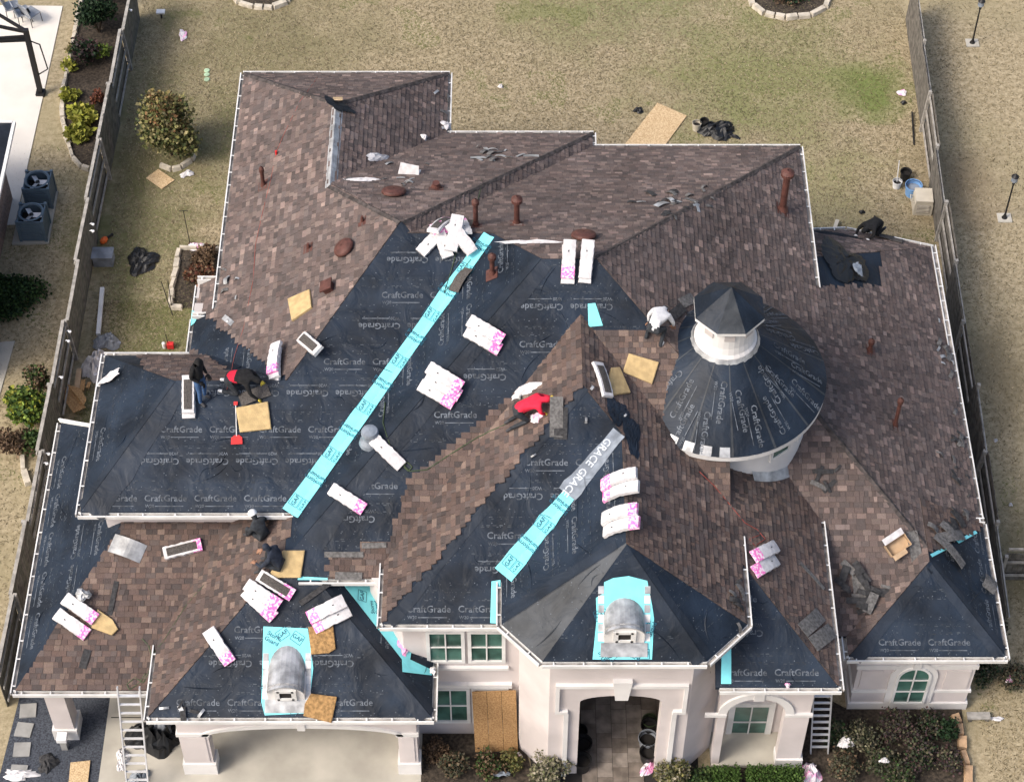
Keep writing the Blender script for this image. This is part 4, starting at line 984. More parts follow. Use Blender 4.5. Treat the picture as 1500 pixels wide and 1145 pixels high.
pad([(893, 541), (905, 540), (921, 577), (898, 580), (886, 570)], 'tan foam pad half under an opened bundle')
pad([(415, 806), (447, 806), (441, 846), (398, 846), (397, 838)], 'tan foam pad under the seated navy worker')
pad([(144, 893), (166, 908), (174, 922), (165, 931), (135, 920)], 'broken tan foam pad on the low left roof', lift=.05)
pad([(452, 918), (488, 912), (492, 950), (482, 956), (456, 958)], 'worn brown pad under the bundles above the garage dormer', 'foam_old', .05)
pad([(447, 1030), (456, 1015), (494, 1020), (486, 1058), (445, 1048)], 'worn brown pad at the garage eave by the dormer', 'foam_old', .05, lift=.06)
def osb(pts, label, m='board', **k): return pad(pts, label, m, .018, 'strand_board', 'wooden board', **k)
osb([(963, 152), (1006, 171), (958, 236), (905, 226)], 'large pale strand board sheet lying in the back yard', lift=.03)
osb([(214, 262), (232, 249), (256, 265), (237, 278)], 'small wooden board on the grass below the round bush', lift=.03)
# ------------------------------------------------------------------ vents on the roof (parts of the house)
def pipe(px, py, h, r, capr=0.0, m='rust', flash=True, hoodpy=None):
    p, n = hit(px, py); mb = MB(); mb.lathe([(r, -.1), (r, h)], 14, p); o = mb.build('vent_pipe', MT[m], house, smooth=False)
    if flash:
        f = MB(); u = Vector((1, 0, 0)); u = (u - n * u.dot(n)).normalized(); v = n.cross(u); Mx = Matrix((u, v, n)).transposed(); f.box(p + n * .022, (r * 2 + .22, r * 2 + .26, .012), Mx); f.build('flange', MT[m], o)
        f = MB(); f.lathe([(r * 1.7, -.02), (r * 1.15, .12), (r * 1.02, .16)], 14, p + Vector((0, 0, .02)), caps=False); f.build('collar', MT[m], o)
    if capr:
        f = MB(); f.lathe([(r * 1.05, h - .02), (capr, h + .06), (capr, h + .16), (capr * .55, h + .22), (.02, h + .25)], 16, p, caps=False); f.build('cap', MT[m], o)
    return o
pipe(386, 272, .52, .055, .075); pipe(697, 331, .78, .065, .10); pipe(757, 328, .80, .075, .15); pipe(1146, 308, 1.35, .10, .19); pipe(721, 402, .55, .065, .11)
pipe(1311, 623, .95, .055, .085); pipe(1274, 514, .28, .06, .09); pipe(639, 276, .22, .10, 0); pipe(531, 325, .22, .035); pipe(452, 364, .20, .035); pipe(405, 227, .16, .035, .0, 'red', False)
def dome_vent(px, py, r):
    p, n = hit(px, py); q = n.to_track_quat('Z', 'Y').to_matrix(); mb = MB(); mb.lathe([(r * .5, -.02), (r * .5, .09), (r, .09), (r, .13), (r * .92, .17), (r * .6, .21), (.02, .225)], 22, p, M=q, caps=False); return mb.build('dome_vent', MT['rust'], house)
dome_vent(577, 286, .34); dome_vent(507, 366, .30); dome_vent(855, 350, .33)
p, n = hit(484, 424); q = n.to_track_quat('Z', 'Y').to_matrix(); mb = MB(); mb.box(p + n * .10, (.26, .26, .2), q); mb.box(p + n * .215, (.36, .36, .04), q); mb.build('square_vent', MT['rust'], house)
# ------------------------------------------------------------------ workers
POSES = dict(
    stand=dict(pelvis=(0, 0, .95), belly=(0, 0, 1.1), chest=(0, 0, 1.32), neck=(.03, 0, 1.49), head=(.07, 0, 1.60), top=(.10, 0, 1.72), sh=(0, .18, 1.41), el=(-.04, .25, 1.13), wr=(.15, .17, .98), hip=(0, .1, .91), kn=(.04, .11, .5), an=(0, .11, .08), toe=(.17, .13, .04)),
    kneel=dict(pelvis=(-.27, 0, .47), belly=(-.07, 0, .55), chest=(.2, 0, .58), neck=(.39, 0, .56), head=(.49, 0, .52), top=(.60, 0, .46), sh=(.26, .19, .56), el=(.36, .28, .32), wr=(.52, .23, .11), hip=(-.28, .11, .45), kn=(.0, .17, .1), an=(-.42, .14, .08), toe=(-.56, .14, .06)),
    bend=dict(pelvis=(0, 0, .83), belly=(.15, 0, .93), chest=(.40, 0, 1.02), neck=(.57, 0, 1.01), head=(.68, 0, .96), top=(.78, 0, .89), sh=(.45, .2, .98), el=(.47, .34, .72), wr=(.50, .33, .48), hip=(-.02, .11, .80), kn=(.07, .18, .45), an=(-.08, .21, .08), toe=(.10, .24, .04)),
    crouch=dict(pelvis=(-.1, 0, .60), belly=(.08, 0, .71), chest=(.33, 0, .76), neck=(.49, 0, .72), head=(.58, 0, .66), top=(.67, 0, .58), sh=(.37, .2, .72), el=(.40, .31, .46), wr=(.48, .27, .24), hip=(-.1, .11, .58), kn=(.2, .2, .42), an=(-.08, .2, .08), toe=(.1, .22, .04)),
    sit=dict(pelvis=(0, 0, .17), belly=(.05, 0, .31), chest=(.14, 0, .52), neck=(.25, 0, .68), head=(.32, 0, .77), top=(.39, 0, .87), sh=(.17, .2, .58), el=(.36, .29, .37), wr=(.58, .2, .36), hip=(0, .1, .15), kn=(.42, .21, .42), an=(.5, .18, .08), toe=(.68, .2, .04)))
RAD = dict(pelvis=.145, belly=.135, chest=.155, neck=.065, head=.098, top=.075, sh=.08, el=.052, wr=.036, hip=.10, kn=.068, an=.048, toe=.042)
def hand_mesh():
    if 'handm' not in MT:
        mb = MB(); mb.ball((.05, 0, 0), (.055, .045, .022), 8, 6)
        for k, (y, L) in enumerate(((-.033, .062), (-.011, .075), (.011, .078), (.033, .066))):
            mb.tube([(.08, y, .0), (.08 + L * .5, y * 1.1, -.006), (.08 + L * .85, y * 1.15, -.03), (.08 + L, y * 1.15, -.05)], [.012, .011, .010, .007], 6)
        mb.tube([(.02, .035, 0), (.055, .065, -.008), (.085, .072, -.022)], [.014, .012, .009], 6); MT['handm'] = mb
    return MT['handm']
def person(px, py, yaw, pose, label, top, legs, glove='skin', hood=False, capm=None, hat=None, mirror_drop=0.0, scale=1.0, band=None, shoe='shoe', swing=(0, 0)):
    base, _ = hit(px, py); c, s = math.cos(yaw), math.sin(yaw); J = {}; P = POSES[pose]
    def surf(x, y):
        h = BV.ray_cast(Vector((x, y, base.z + .62)), Vector((0, 0, -1))); return h[0].z if h[0] is not None and h[0].z > base.z - 1.2 else base.z
    def W(l):
        x, y, z = (a * scale for a in l); wx, wy = base.x + c * x - s * y, base.y + s * x + c * y
        w = max(0, min(1, 1 - z / .9)); return Vector((wx, wy, w * surf(wx, wy) + (1 - w) * surf(base.x, base.y) + z))
    for k in ('pelvis', 'belly', 'chest', 'neck', 'head', 'top'): J[k] = W(P[k])
    for sd, sg in (('L', 1), ('R', -1)):
        for k in ('sh', 'el', 'wr', 'hip', 'kn', 'an', 'toe'):
            x, y, z = P[k]; sw = swing[0 if sg > 0 else 1]
            if k in ('el', 'wr'): x += sw * (.5 if k == 'el' else 1)
            J[k + sd] = W((x, y * sg, z))
    names = list(J); idx = {n: i for i, n in enumerate(names)}
    E = [('pelvis', 'belly', 't'), ('belly', 'chest', 't'), ('chest', 'neck', 't'), ('neck', 'head', 'h'), ('head', 'top', 'h')]
    for sd in 'LR': E += [('chest', 'sh' + sd, 't'), ('sh' + sd, 'el' + sd, 't'), ('el' + sd, 'wr' + sd, 't'), ('pelvis', 'hip' + sd, 'l'), ('hip' + sd, 'kn' + sd, 'l'), ('kn' + sd, 'an' + sd, 'l'), ('an' + sd, 'toe' + sd, 's')]
    O = J['pelvis'].copy(); O.z = surf(O.x, O.y)
    me = bpy.data.meshes.new('body'); me.from_pydata([J[n] - O for n in names], [(idx[a], idx[b]) for a, b, _ in E], []); me.update()
    o = bpy.data.objects.new('person', me); COL.objects.link(o); sk = o.modifiers.new('skin', 'SKIN'); sk.use_smooth_shade = True
    if not me.skin_vertices: me.skin_vertices.new(name='skin')
    for n in names:
        d = me.skin_vertices[0].data[idx[n]]; r = RAD[n.rstrip('LR')] * scale * (1.12 if n in ('sh' , 'belly') else 1.0); d.radius = (r, r); d.use_root = n == 'pelvis'
    ss = o.modifiers.new('sub', 'SUBSURF'); ss.levels = 2; ss.render_levels = 2
    dg = bpy.context.evaluated_depsgraph_get(); dg.update(); nm = bpy.data.meshes.new_from_object(o.evaluated_get(dg))
    bpy.data.objects.remove(o, do_unlink=True); bpy.data.meshes.remove(me); nm.name = 'person'
    nm.materials.clear(); hm = MT[capm] if capm else (MT[top] if hood else MT['skin'])
    for m in (MT[top], MT[legs], hm, MT[shoe], MT['skin'], MT[band] if band else MT[top]): nm.materials.append(m)
    fwd = (J['head'] - J['neck']).normalized(); face = Vector((c, s, 0)) + fwd * .2 if pose in ('stand', 'sit') else Vector((c * .4, s * .4, -1))
    mi = []
    for p in nm.polygons:
        q = p.center; best = None
        for a, b, g_ in E:
            A, B_ = J[a] - O, J[b] - O; ab = B_ - A; t = max(0, min(1, (q - A).dot(ab) / max(ab.length_squared, 1e-9))); d = (q - (A + ab * t)).length - .3 * RAD[a.rstrip('LR')]
            if best is None or d < best[0]: best = (d, g_, a, t)
        g_ = best[1]; k = {'t': 0, 'l': 1, 'h': 2, 's': 3}[g_]
        if g_ == 'h' and not hood and (q - (J['head'] - O)).normalized().dot(face.normalized()) > .55: k = 4
        if band and best[2] == 'pelvis' and g_ == 't': k = 5
        mi.append(k)
    nm.polygons.foreach_set('material_index', mi); nm.polygons.foreach_set('use_smooth', [True] * len(nm.polygons)); nm.update()
    po = bpy.data.objects.new('person', nm); COL.objects.link(po); po.location = O; tag(po, label, 'person')
    for sd, sg in (('L', 1), ('R', -1)):
        d = (J['wr' + sd] - J['el' + sd]).normalized(); up_ = Vector((0, 0, 1)) - d * d.z
        up_ = up_.normalized() if up_.length > .1 else Vector((-c, -s, 0)); y = up_.cross(d); hb = hand_mesh(); mb = MB()
        mb.add([J['wr' + sd] - O + (d * v[0] + y * (v[1] * -sg) + up_ * v[2]) * 1.25 * scale for v in hb.v], hb.f); mb.build('glove' if glove != 'skin' else 'hand', MT[glove], po, True, True)
    if hat:
        d = (J['top'] - J['neck']).normalized(); qm = d.to_track_quat('Z', 'Y').to_matrix(); mb = MB(); cc = J['head'] - O + d * .05
        mb.lathe([(.122, 0), (.118, .05), (.09, .1), (.04, .125), (.005, .13)], 14, cc, caps=False, M=qm); f = (face - d * face.dot(d)).normalized(); mb.box(cc + f * .14, (.14, .16, .015), Matrix((f, d.cross(f), d)).transposed()); mb.build('cap', MT[hat], po, True, True)
    return po
person(297, 586, -.5, 'stand', 'person in black hooded jacket and blue jeans standing on the ridge', 'cloth_black', 'jean', 'cloth_black', hood=True)
person(352, 571, -.15, 'kneel', 'person in black with red waistband and yellow gloves kneeling on the left roof', 'cloth_black', 'cloth_dark', 'glove_yellow', hood=True, band='cloth_red', shoe='plastic_white')
person(772, 612, .15, 'kneel', 'person in bright red shirt and yellow gloves kneeling on brown shingles', 'cloth_red', 'cloth_dark', 'glove_yellow', hood=True, swing=(.1, -.1))
person(958, 500, 1.1, 'crouch', 'person in white shirt and dark trousers bending over beside the turret', 'cloth_grey', 'cloth_dark', 'skin', capm='cloth_navy', shoe='plastic_white', swing=(-.25, .1))
person(411, 832, 2.75, 'sit', 'person in navy hooded top sitting on a foam pad above the garage', 'cloth_navy', 'cloth_dark', 'skin', hood=True)
person(386, 789, 2.3, 'sit', 'person in dark clothes and white cap crouching under the left eave', 'cloth_dark', 'cloth_dark', 'skin', hat='plastic_white', capm='cloth_dark', scale=.95, swing=(-.25, -.25))
person(1276, 346, -2.3, 'kneel', 'person in black kneeling at the curved back eave', 'cloth_black', 'cloth_black', 'plastic_white', hood=True)
# ------------------------------------------------------------------ loose pieces on the roof
_ss = {}
def strip_mesh(L, W, bend, m, bands=0):
    k = (L, W, bend, m, bands)
    if k in _ss: return _ss[k]
    mb = MB(); n = 8; vs = []
    for i in range(n + 1):
        x = -L / 2 + L * i / n; z = bend * math.cos(math.pi * i / n * 1.0 - math.pi / 2) ; vs += [(x, -W / 2, z), (x, W / 2, z), (x, W / 2, z + .009), (x, -W / 2, z + .009)]
    fs = [(0, 3, 2, 1), (4 * n, 4 * n + 1, 4 * n + 2, 4 * n + 3)]
    for i in range(n):
        for j in range(4): fs.append((4 * i + j, 4 * i + (j + 1) % 4, 4 * i + 4 + (j + 1) % 4, 4 * i + 4 + j))
    mb.add(vs, fs); r = mb.mesh('shingle_strip', MT[m]); _ss[k] = r; return r
def strip(pa, pb, label, L=1.0, W=.33, bend=.02, m='strip', lift=.03, group=None, name='shingle_strip', cat='shingle'):
    o = bpy.data.objects.new(name, strip_mesh(L, W, bend, m)); COL.objects.link(o); o.matrix_basis = frame(pa, pb, lift); return tag(o, label, cat, group)
strip((815, 583), (815, 638), 'long grey shingle strip right of the red-shirted worker'); strip((822, 600), (821, 640), 'dark shingle strip half under the one beside the red-shirted worker', m='strip2', lift=.025, L=.8)
strip((360, 584), (386, 574), 'dark shingle strip under the yellow gloves', m='stackedge', bend=.05, L=.8)
strip((1172, 926), (1203, 898), 'left grey strip of the pair on the portico roof', m='strip', L=1.0, W=.4, bend=.04, lift=.04); strip((1184, 950), (1222, 918), 'right grey strip of the pair on the portico roof', m='strip', L=1.0, W=.4, bend=.04, lift=.05)
strip((1172, 826), (1205, 862), 'narrow grey strip on the shingles above the portico', L=.9, W=.12, bend=.01)
strip((162, 895), (170, 857), 'narrow dark strip on the low left roof', L=.9, W=.13, m='strip2'); strip((122, 975), (128, 955), 'small dark strip near the low left eave', L=.5, W=.2, m='strip2')
strip((164, 795), (210, 812), 'bent grey metal sheet on the low left roof', L=.9, W=.5, bend=.12, m='galv', name='metal_sheet', cat='metal sheet')
strip((1000, 450), (974, 472), 'black strip pile beside the white-shirted worker', L=.9, W=.28, m='strip2', lift=.06); strip((996, 446), (1016, 436), 'grey torn strip above the white-shirted worker', L=.6, W=.3)
strip((325, 462), (345, 478), 'pale grey strip on brown shingles near the black valley', L=.55, W=.16, m='galv'); strip((685, 398), (668, 425), 'clear grey shingle piece over the teal strip', L=.75, W=.38, m='stackedge', bend=.05, lift=.05)
strip((1410, 785), (1375, 790), 'upper curled grey strip by the teal pieces', L=1.0, W=.3, bend=.08, lift=.05); strip((1372, 790), (1405, 826), 'lower curled grey strip by the teal pieces', L=1.1, W=.3, bend=.07, lift=.06)
strip((1378, 770), (1396, 790), 'short torn strip above the teal pieces', L=.6, W=.3, bend=.06, lift=.07); strip((1336, 785), (1342, 815), 'flat grey strip at the end of the hip', L=.8, W=.3, m='strip')
strip((1448, 848), (1442, 868), 'torn grey shingle hanging over the right gutter', L=.5, W=.4, m='strip', lift=.12, bend=.06)
strip((478, 812), (530, 812), 'upper grey starter strip above the middle eave', L=.98, W=.14, lift=.05, bend=0); strip((530, 799), (566, 798), 'short grey starter strip above the middle eave', L=.62, W=.14, lift=.05, bend=0); strip((492, 843), (530, 844), 'grey starter strip at the middle eave', L=.68, W=.2, lift=.05, bend=0)
strip((445, 880), (478, 857), 'dark strip lying across the black garage ridge', L=.9, W=.14, m='strip2')
# torn scraps
rs = random.Random(11)
def scraps(cx, cy, sx, sy, k, label, m=('strip', 'strip2'), size=(.12, .42), group=None, lift=(.03, .06)):
    for i in range(k):
        px, py = rs.gauss(cx, sx), rs.gauss(cy, sy); L = rs.uniform(*size); W = L * rs.uniform(.18, .5); a = rs.uniform(0, 6.28)
        c, n = hit(px, py)
        if n.z > .999 or c.z < 1: continue
        x = Vector((math.cos(a), math.sin(a), 0)); x = (x - n * x.dot(n)).normalized(); y = n.cross(x); M = Matrix((x, y, n)).transposed().to_4x4(); M.translation = c + n * rs.uniform(*lift)
        key = (round(L, 1) + .05, round(W, 2) + .02, rs.choice((.01, .03, .06)), rs.choice(m)); o = bpy.data.objects.new('shingle_scrap', strip_mesh(*key)); COL.objects.link(o); o.matrix_basis = M; tag(o, label, 'scrap', group or label)
scraps(730, 230, 24, 9, 16, 'torn grey shingle scrap on the rear slope left of the back hip', ('strip', 'galv'))
scraps(975, 300, 30, 10, 18, 'torn grey shingle scrap along the long rear hip', ('strip', 'galv', 'strip2'))
scraps(1040, 275, 40, 18, 8, 'torn grey shingle scrap high on the rear right hip', ('strip', 'strip2'), (.1, .25))
scraps(1262, 862, 16, 22, 26, 'dark torn shingle piece in the heap left of the right wing', ('strip2', 'strip2', 'strip'), (.2, .6), lift=(.03, .2))
scraps(1385, 520, 9, 36, 16, 'torn grey shingle scrap near the upper right gutter', ('strip', 'galv'), (.1, .35))
scraps(1402, 690, 9, 40, 18, 'torn grey shingle scrap near the lower right gutter', ('strip', 'strip2'), (.1, .35))
scraps(1400, 765, 18, 12, 8, 'torn dark shingle scrap above the teal pieces on the right wing', ('strip2', 'strip'), (.2, .5))
scraps(650, 170, 6, 14, 6, 'grey scrap by the back left gutter corner', ('galv', 'strip'), (.1, .3)); scraps(600, 260, 40, 14, 10, 'small grey scrap between the rear dome vent and white sheet', ('strip', 'galv'), (.08, .2))
scraps(340, 420, 10, 25, 8, 'small pale scrap near the left gutter above the valley', ('galv', 'strip'), (.08, .22)); scraps(1083, 890, 6, 22, 8, 'torn scrap along the porch right gutter', ('strip', 'strip2'), (.1, .3))
scraps(1205, 690, 10, 12, 8, 'dark scrap at the top of the portico gutter', ('strip2', 'strip'), (.15, .4)); scraps(850, 640, 60, 60, 6, 'tiny scrap on the porch slopes', ('galv',), (.08, .15)); scraps(270, 1040, 16, 4, 6, 'dark bracket piece at the left end of the garage eave', ('strip2', 'galv'), (.15, .35))
# crumpled sheets
def crumple(px, py, sx, sy, h, m, label, name='plastic_sheet', cat='plastic sheet', seed=1, rot=0.0, n=12, flat=False, lift=.02, group=None):
    c, nr = hit(px, py)
    if flat: nr = Vector((0, 0, 1)); c = U(px, py, 0)
    u = Vector((math.cos(rot), math.sin(rot), 0)); u = (u - nr * u.dot(nr)).normalized(); v = nr.cross(u); M = Matrix((u, v, nr)).transposed().to_4x4(); M.translation = c + nr * lift
    r = random.Random(seed); g_ = [[r.random() for _ in range(n + 2)] for _ in range(n + 2)]; mb = MB(); vs = []
    ph = [r.uniform(0, 6.28) for _ in range(4)]
    for i in range(n + 1):
        for j in range(n + 1):
            a, b = 2 * i / n - 1, 2 * j / n - 1
            e = 1 + .16 * math.sin(3 * math.atan2(b, a) + ph[0]) + .10 * math.sin(5 * math.atan2(b, a) + ph[1]); rr = max(abs(a), abs(b)); ra = math.hypot(a, b) or 1
            sc = rr / ra * e; fall = max(0, 1 - rr ** 3)
            vs.append((a * sc * sx / 2 + (g_[i][j] - .5) * sx / n * .8, b * sc * sy / 2 + (g_[j][i] - .5) * sy / n * .8, h * fall * (.35 + .65 * g_[i][j]) + .004 + .02 * g_[j][i]))
    fs = [(i * (n + 1) + j, (i + 1) * (n + 1) + j, (i + 1) * (n + 1) + j + 1, i * (n + 1) + j + 1) for i in range(n) for j in range(n)]
    mb.add(vs, fs); me = mb.mesh(name, MT[m]); o = bpy.data.objects.new(name, me); COL.objects.link(o); o.matrix_basis = M; return tag(o, label, cat, group)
W_ = dict(name='plastic_wrapper', cat='wrapper', n=7)
crumple(530, 265, 1.0, .22, .06, 'wrap', 'long white torn wrapper on the rear slope left of the dome vent', seed=3, **W_); crumple(552, 231, .8, .28, .1, 'wrap', 'crumpled white wrapper in the back valley', seed=4, rot=.4, **W_)
crumple(620, 202, .22, .22, .1, 'wrap', 'small white paper ball at the back valley mouth', seed=5, **W_); crumple(651, 186, .35, .3, .1, 'wrap', 'white rag on the back left gutter corner', seed=6, lift=.08, **W_)
crumple(770, 357, 1.5, .14, .08, 'wrap', 'long white wrapper draped along the main ridge', seed=7, **W_); crumple(770, 572, .9, .35, .12, 'wrap', 'white pink wrapper behind the red-shirted worker', seed=8, **W_); crumple(787, 612, .4, .3, .1, 'wrap_pink', 'pink wrapper piece under the red-shirted worker', seed=9, **W_)
crumple(546, 848, .5, .3, .14, 'wrap', 'white rag on the middle eave corner', seed=10, lift=.08, **W_); crumple(592, 945, .4, .5, .12, 'wrap_pink', 'pink white wrapper caught below the middle corner', seed=12, **W_); crumple(632, 984, .18, .25, .1, 'wrap', 'small white rag at the garage right gutter', seed=13, lift=.06, **W_)
crumple(124, 874, .4, .32, .12, 'galv', 'crumpled silver foil bag on the low left bundles', seed=14, lift=.24, name='foil_bag', cat='bag', n=7); crumple(1153, 1003, .12, .14, .06, 'wrap_pink', 'pink scrap on the portico gutter', seed=15, lift=.1, **W_)
crumple(1235, 385, 1.7, 1.4, .10, 'tarp', 'black plastic tarp on the curved back roof', 'tarp', 'tarp', 16, lift=.03); crumple(1252, 398, .35, .5, .06, 'film', 'silvery film patch on the black back tarp', 'plastic_film', 'film', 17, lift=.14, n=7)
crumple(1222, 345, 1.5, .28, .08, 'tarp', 'black strip of tarp along the curved eave', 'tarp', 'tarp', 18, n=8); crumple(903, 604, .7, .8, .03, 'underlay2', 'black tarp fold below the opened bundle', 'tarp', 'tarp', 19, lift=.03); crumple(925, 640, .5, 1.2, .03, 'underlay2', 'black tarp fold in the valley left of the turret', 'tarp', 'tarp', 20, lift=.03)
crumple(165, 556, .75, .28, .08, 'wrap', 'pale blue flat plastic piece at the left gutter', seed=21, lift=.12, rot=.2, **W_)
# white folded sheet, cardboard box, bagged vent, shovel
M = frame((586, 254), (614, 256), .03); t = thing('folded_sheet', 'white folded card standing on the rear slope', 'sheet', M); mb = MB(); mb.prism([(-.3, -.15, 0), (.3, -.12, 0), (.3, -.1, .26), (-.22, -.12, .34)], (0, .01, 0)); fix_normals(mb.build('panel', MT['wrap'], t, True)); mb = MB(); mb.prism([(-.3, -.15, 0), (.3, -.12, 0), (.26, .3, .0), (-.25, .25, .0)], (0, 0, .012)); fix_normals(mb.build('panel', MT['wrap'], t, True))
M = frame((1300, 808), (1327, 790), .03); t = thing('cardboard_box', 'open cardboard box on the right shingles above the torn heap', 'box', M)
for a, b in (((0, -.17, .11), (.6, .012, .22)), ((0, .17, .11), (.6, .012, .22)), ((-.3, 0, .11), (.012, .34, .22)), ((.3, 0, .11), (.012, .34, .22)), ((0, 0, .006), (.6, .34, .012))):
    mb = MB(); mb.box(a, b); mb.build('side', MT['card'], t, True)
mb = MB(); mb.prism([(-.3, .17, .22), (.3, .17, .22), (.3, .34, .26), (-.3, .34, .26)], (0, 0, .008)); fix_normals(mb.build('flap', MT['wrap'], t, True)); mb = MB(); mb.prism([(-.3, -.17, .22), (.1, -.17, .22), (.1, -.30, .2), (-.3, -.30, .2)], (0, 0, .008)); fix_normals(mb.build('flap', MT['card'], t, True))
p, n = hit(543, 648); t = thing('bagged_vent', 'round vent wrapped in a grey plastic bag beside a white bundle', 'vent', Matrix.Translation(p)); mb = MB(); mb.lathe([(.30, .0), (.27, .1), (.2, .2), (.2, .34), (.23, .42), (.2, .5), (.1, .53), (.01, .54)], 16, (0, 0, 0), caps=False); mb.build('bag', MT['film'], t, True)
M = frame((346, 605), (347, 640), .04); t = thing('roofing_shovel', 'shovel with red blade lying left of the square foam pad', 'shovel', M); mb = MB(); mb.tube([(-.55, 0, .02), (.3, 0, .02)], .014, 6); mb.build('handle', MT['alu'], t, True); mb = MB(); mb.prism([(.28, -.06, .01), (.34, -.14, .01), (.52, -.15, .03), (.52, .15, .03), (.34, .14, .01), (.28, .06, .01)], (0, 0, .012)); fix_normals(mb.build('blade', MT['red'], t, True)); mb = MB(); mb.box((-.56, 0, .02), (.1, .1, .03)); mb.build('grip', MT['red'], t, True)
# hoses and ropes laid over the roof
def hose(pts, r, m, label, name='hose', lift=.03, cat='hose'):
    q = []
    for i in range(len(pts) - 1):
        for k in range(5):
            t_ = k / 5; x = pts[i][0] * (1 - t_) + pts[i + 1][0] * t_; y = pts[i][1] * (1 - t_) + pts[i + 1][1] * t_; h, n = hit(x, y); q.append(h + n * lift)
    h, n = hit(*pts[-1]); q.append(h + n * lift)
    mb = MB(); mb.tube(q, r, 6); return tag(mb.build(name, MT[m], None, smooth=True), label, cat)
hose([(565, 590), (562, 620), (575, 665), (600, 690), (625, 688), (660, 665), (700, 640), (742, 622)], .014, 'hose_green', 'green air hose from the bagged vent to the red-shirted worker')
hose([(596, 676), (592, 684), (598, 690), (604, 684), (597, 677)], .013, 'hose_green', 'small green hose loop by the plain white bundle')
hose([(690, 380), (668, 408), (650, 430), (660, 400), (668, 372), (695, 320), (706, 262)], .010, 'hose_green', 'thin hose running over the ridge by the bundle heap')
hose([(1022, 690), (1045, 712), (1070, 742), (1090, 766), (1108, 776), (1120, 790), (1105, 800), (1096, 790), (1112, 784)], .009, 'hose_red', 'red air hose from the turret down to the bundles')
hose([(465, 115), (440, 150), (418, 195), (405, 225), (398, 262), (386, 310), (375, 360), (372, 410), (358, 480), (345, 520), (332, 572)], .006, 'hose_red', 'thin red rope laid down the left roof', 'rope', cat='rope')
hose([(208, 935), (218, 945), (222, 960), (220, 980), (210, 1000), (198, 992), (186, 1002), (190, 1010), (205, 1000), (214, 985)], .013, 'hose_green', 'green hose coiled at the low left eave above the ladder')
hose([(300, 857), (275, 885), (262, 905), (240, 940), (222, 960)], .010, 'hose_green', 'thin hose trailing down the low left valley')
# ------------------------------------------------------------------ paving, beds and other ground sheets
def gpoly(name, pts, z, m, label, cat, kind='structure', px=True, th=None):
    q = [U(x, y, 0) if px else Vector((x, y, 0)) for x, y in pts]; mb = MB()
    if area([(p.x, p.y) for p in q]) < 0: q = q[::-1]
    mb.prism([(p.x, p.y, z - (th or z + .05)) for p in q], (0, 0, th or z + .05)); return tag(fix_normals(mb.build(name, MT[m])), label, cat, kind=kind)
gpoly('driveway', [(-10.9, 20), (-2.4, 20), (-2.4, 30.2), (-10.9, 30.2)], .03, 'concrete', 'pale concrete driveway under the garage arch', 'driveway', px=False)
for y_ in (25.75, 28.1):
    mb = MB(); mb.box((-6.6, y_, .032), (8.4, .025, .004)); mb.build('expansion_joint', MT['dark'], bpy.data.objects['driveway'])
gpoly('gravel_strip', [(-14.0, 20), (-10.9, 20), (-10.9, 29.6), (-13.3, 29.6)], .02, 'gravel', 'dark blue gravel strip beside the driveway', 'gravel', px=False)
for k, (px, py) in enumerate(((41, 1040), (35, 1068), (32, 1097), (27, 1130))):
    mb = MB(); c = U(px, py, .05); mb.box((c.x, c.y, .035), (.44, .42, .05), Matrix.Rotation((.08, -.12, .03, -.05)[k], 3, 'Z')); tag(mb.build('stepping_stone', MT['paver']), ['topmost', 'second', 'third', 'lowest'][k] + ' square grey stepping stone in the dark gravel', 'stepping stone', 'stepping stones in the gravel')
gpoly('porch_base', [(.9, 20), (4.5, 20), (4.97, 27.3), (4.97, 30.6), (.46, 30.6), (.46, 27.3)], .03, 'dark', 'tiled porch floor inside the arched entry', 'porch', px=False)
rt_ = random.Random(8)
for i in range(11):
    for j in range(14):
        x = .62 + i * .41 + .2; y = 24.6 + j * .44 + (.0 if i % 2 else .15)
        if x > 4.9 or y > 30.5 or (y < 27 and (x < ex0 + .1 or x > ex1 - .1)): continue
        k = rt_.randrange(3); key = 'tile%d' % k
        if key not in MT:
            m_ = MB(); m_.box((0, 0, .0), (.40, .43, .03)); MT[key] = m_.mesh('tile', MT['tile'] if k else mat('stone_tile_pale', (0.21, 0.18, 0.155), .7, .3, 3.5))
        o = link('tile', MT[key], bpy.data.objects['porch_base']); o.location = (x, y, .035 + rt_.uniform(0, .004))
gpoly('planting_bed', [(-2.4, 20), (.85, 20), (.5, 26.6), (.2, 27.8), (-2.7, 27.8), (-2.7, 26)], .02, 'mulch', 'dark mulch bed below the front windows', 'planting bed', px=False)
gpoly('planting_bed', [(4.6, 20), (11.6, 20), (12.0, 24.5), (12.15, 28.4), (9, 28.4), (7.6, 29.3), (7.6, 26.6), (5.0, 26.6)], .024, 'mulch', 'dark mulch bed in front of the right wing', 'planting bed', px=False)
gpoly('patio', [(-60, 8), (92, 10), (64, 138), (38, 255), (22, 330), (-60, 330)], .03, 'concrete', 'white concrete patio of the left neighbour', 'patio')
MT['patio_white'] = mat('pale_patio', (0.62, 0.59, 0.54), .9, .06, 1, .1, 60); bpy.data.objects['patio'].data.materials[0] = MT['patio_white']
gpoly('planting_bed', [(120, -20), (118, 12), (102, 95), (92, 140), (97, 190), (108, 232), (130, 250), (142, 215), (186, 0), (190, -20)], .02, 'mulch', 'mulch bed between stone edging and the left fence', 'planting bed')
gpoly('planting_bed', [(252, 452), (254, 385), (262, 367), (326, 367), (322, 452)], .02, 'mulch', 'leaf-filled bed beside the left house wall', 'planting bed')
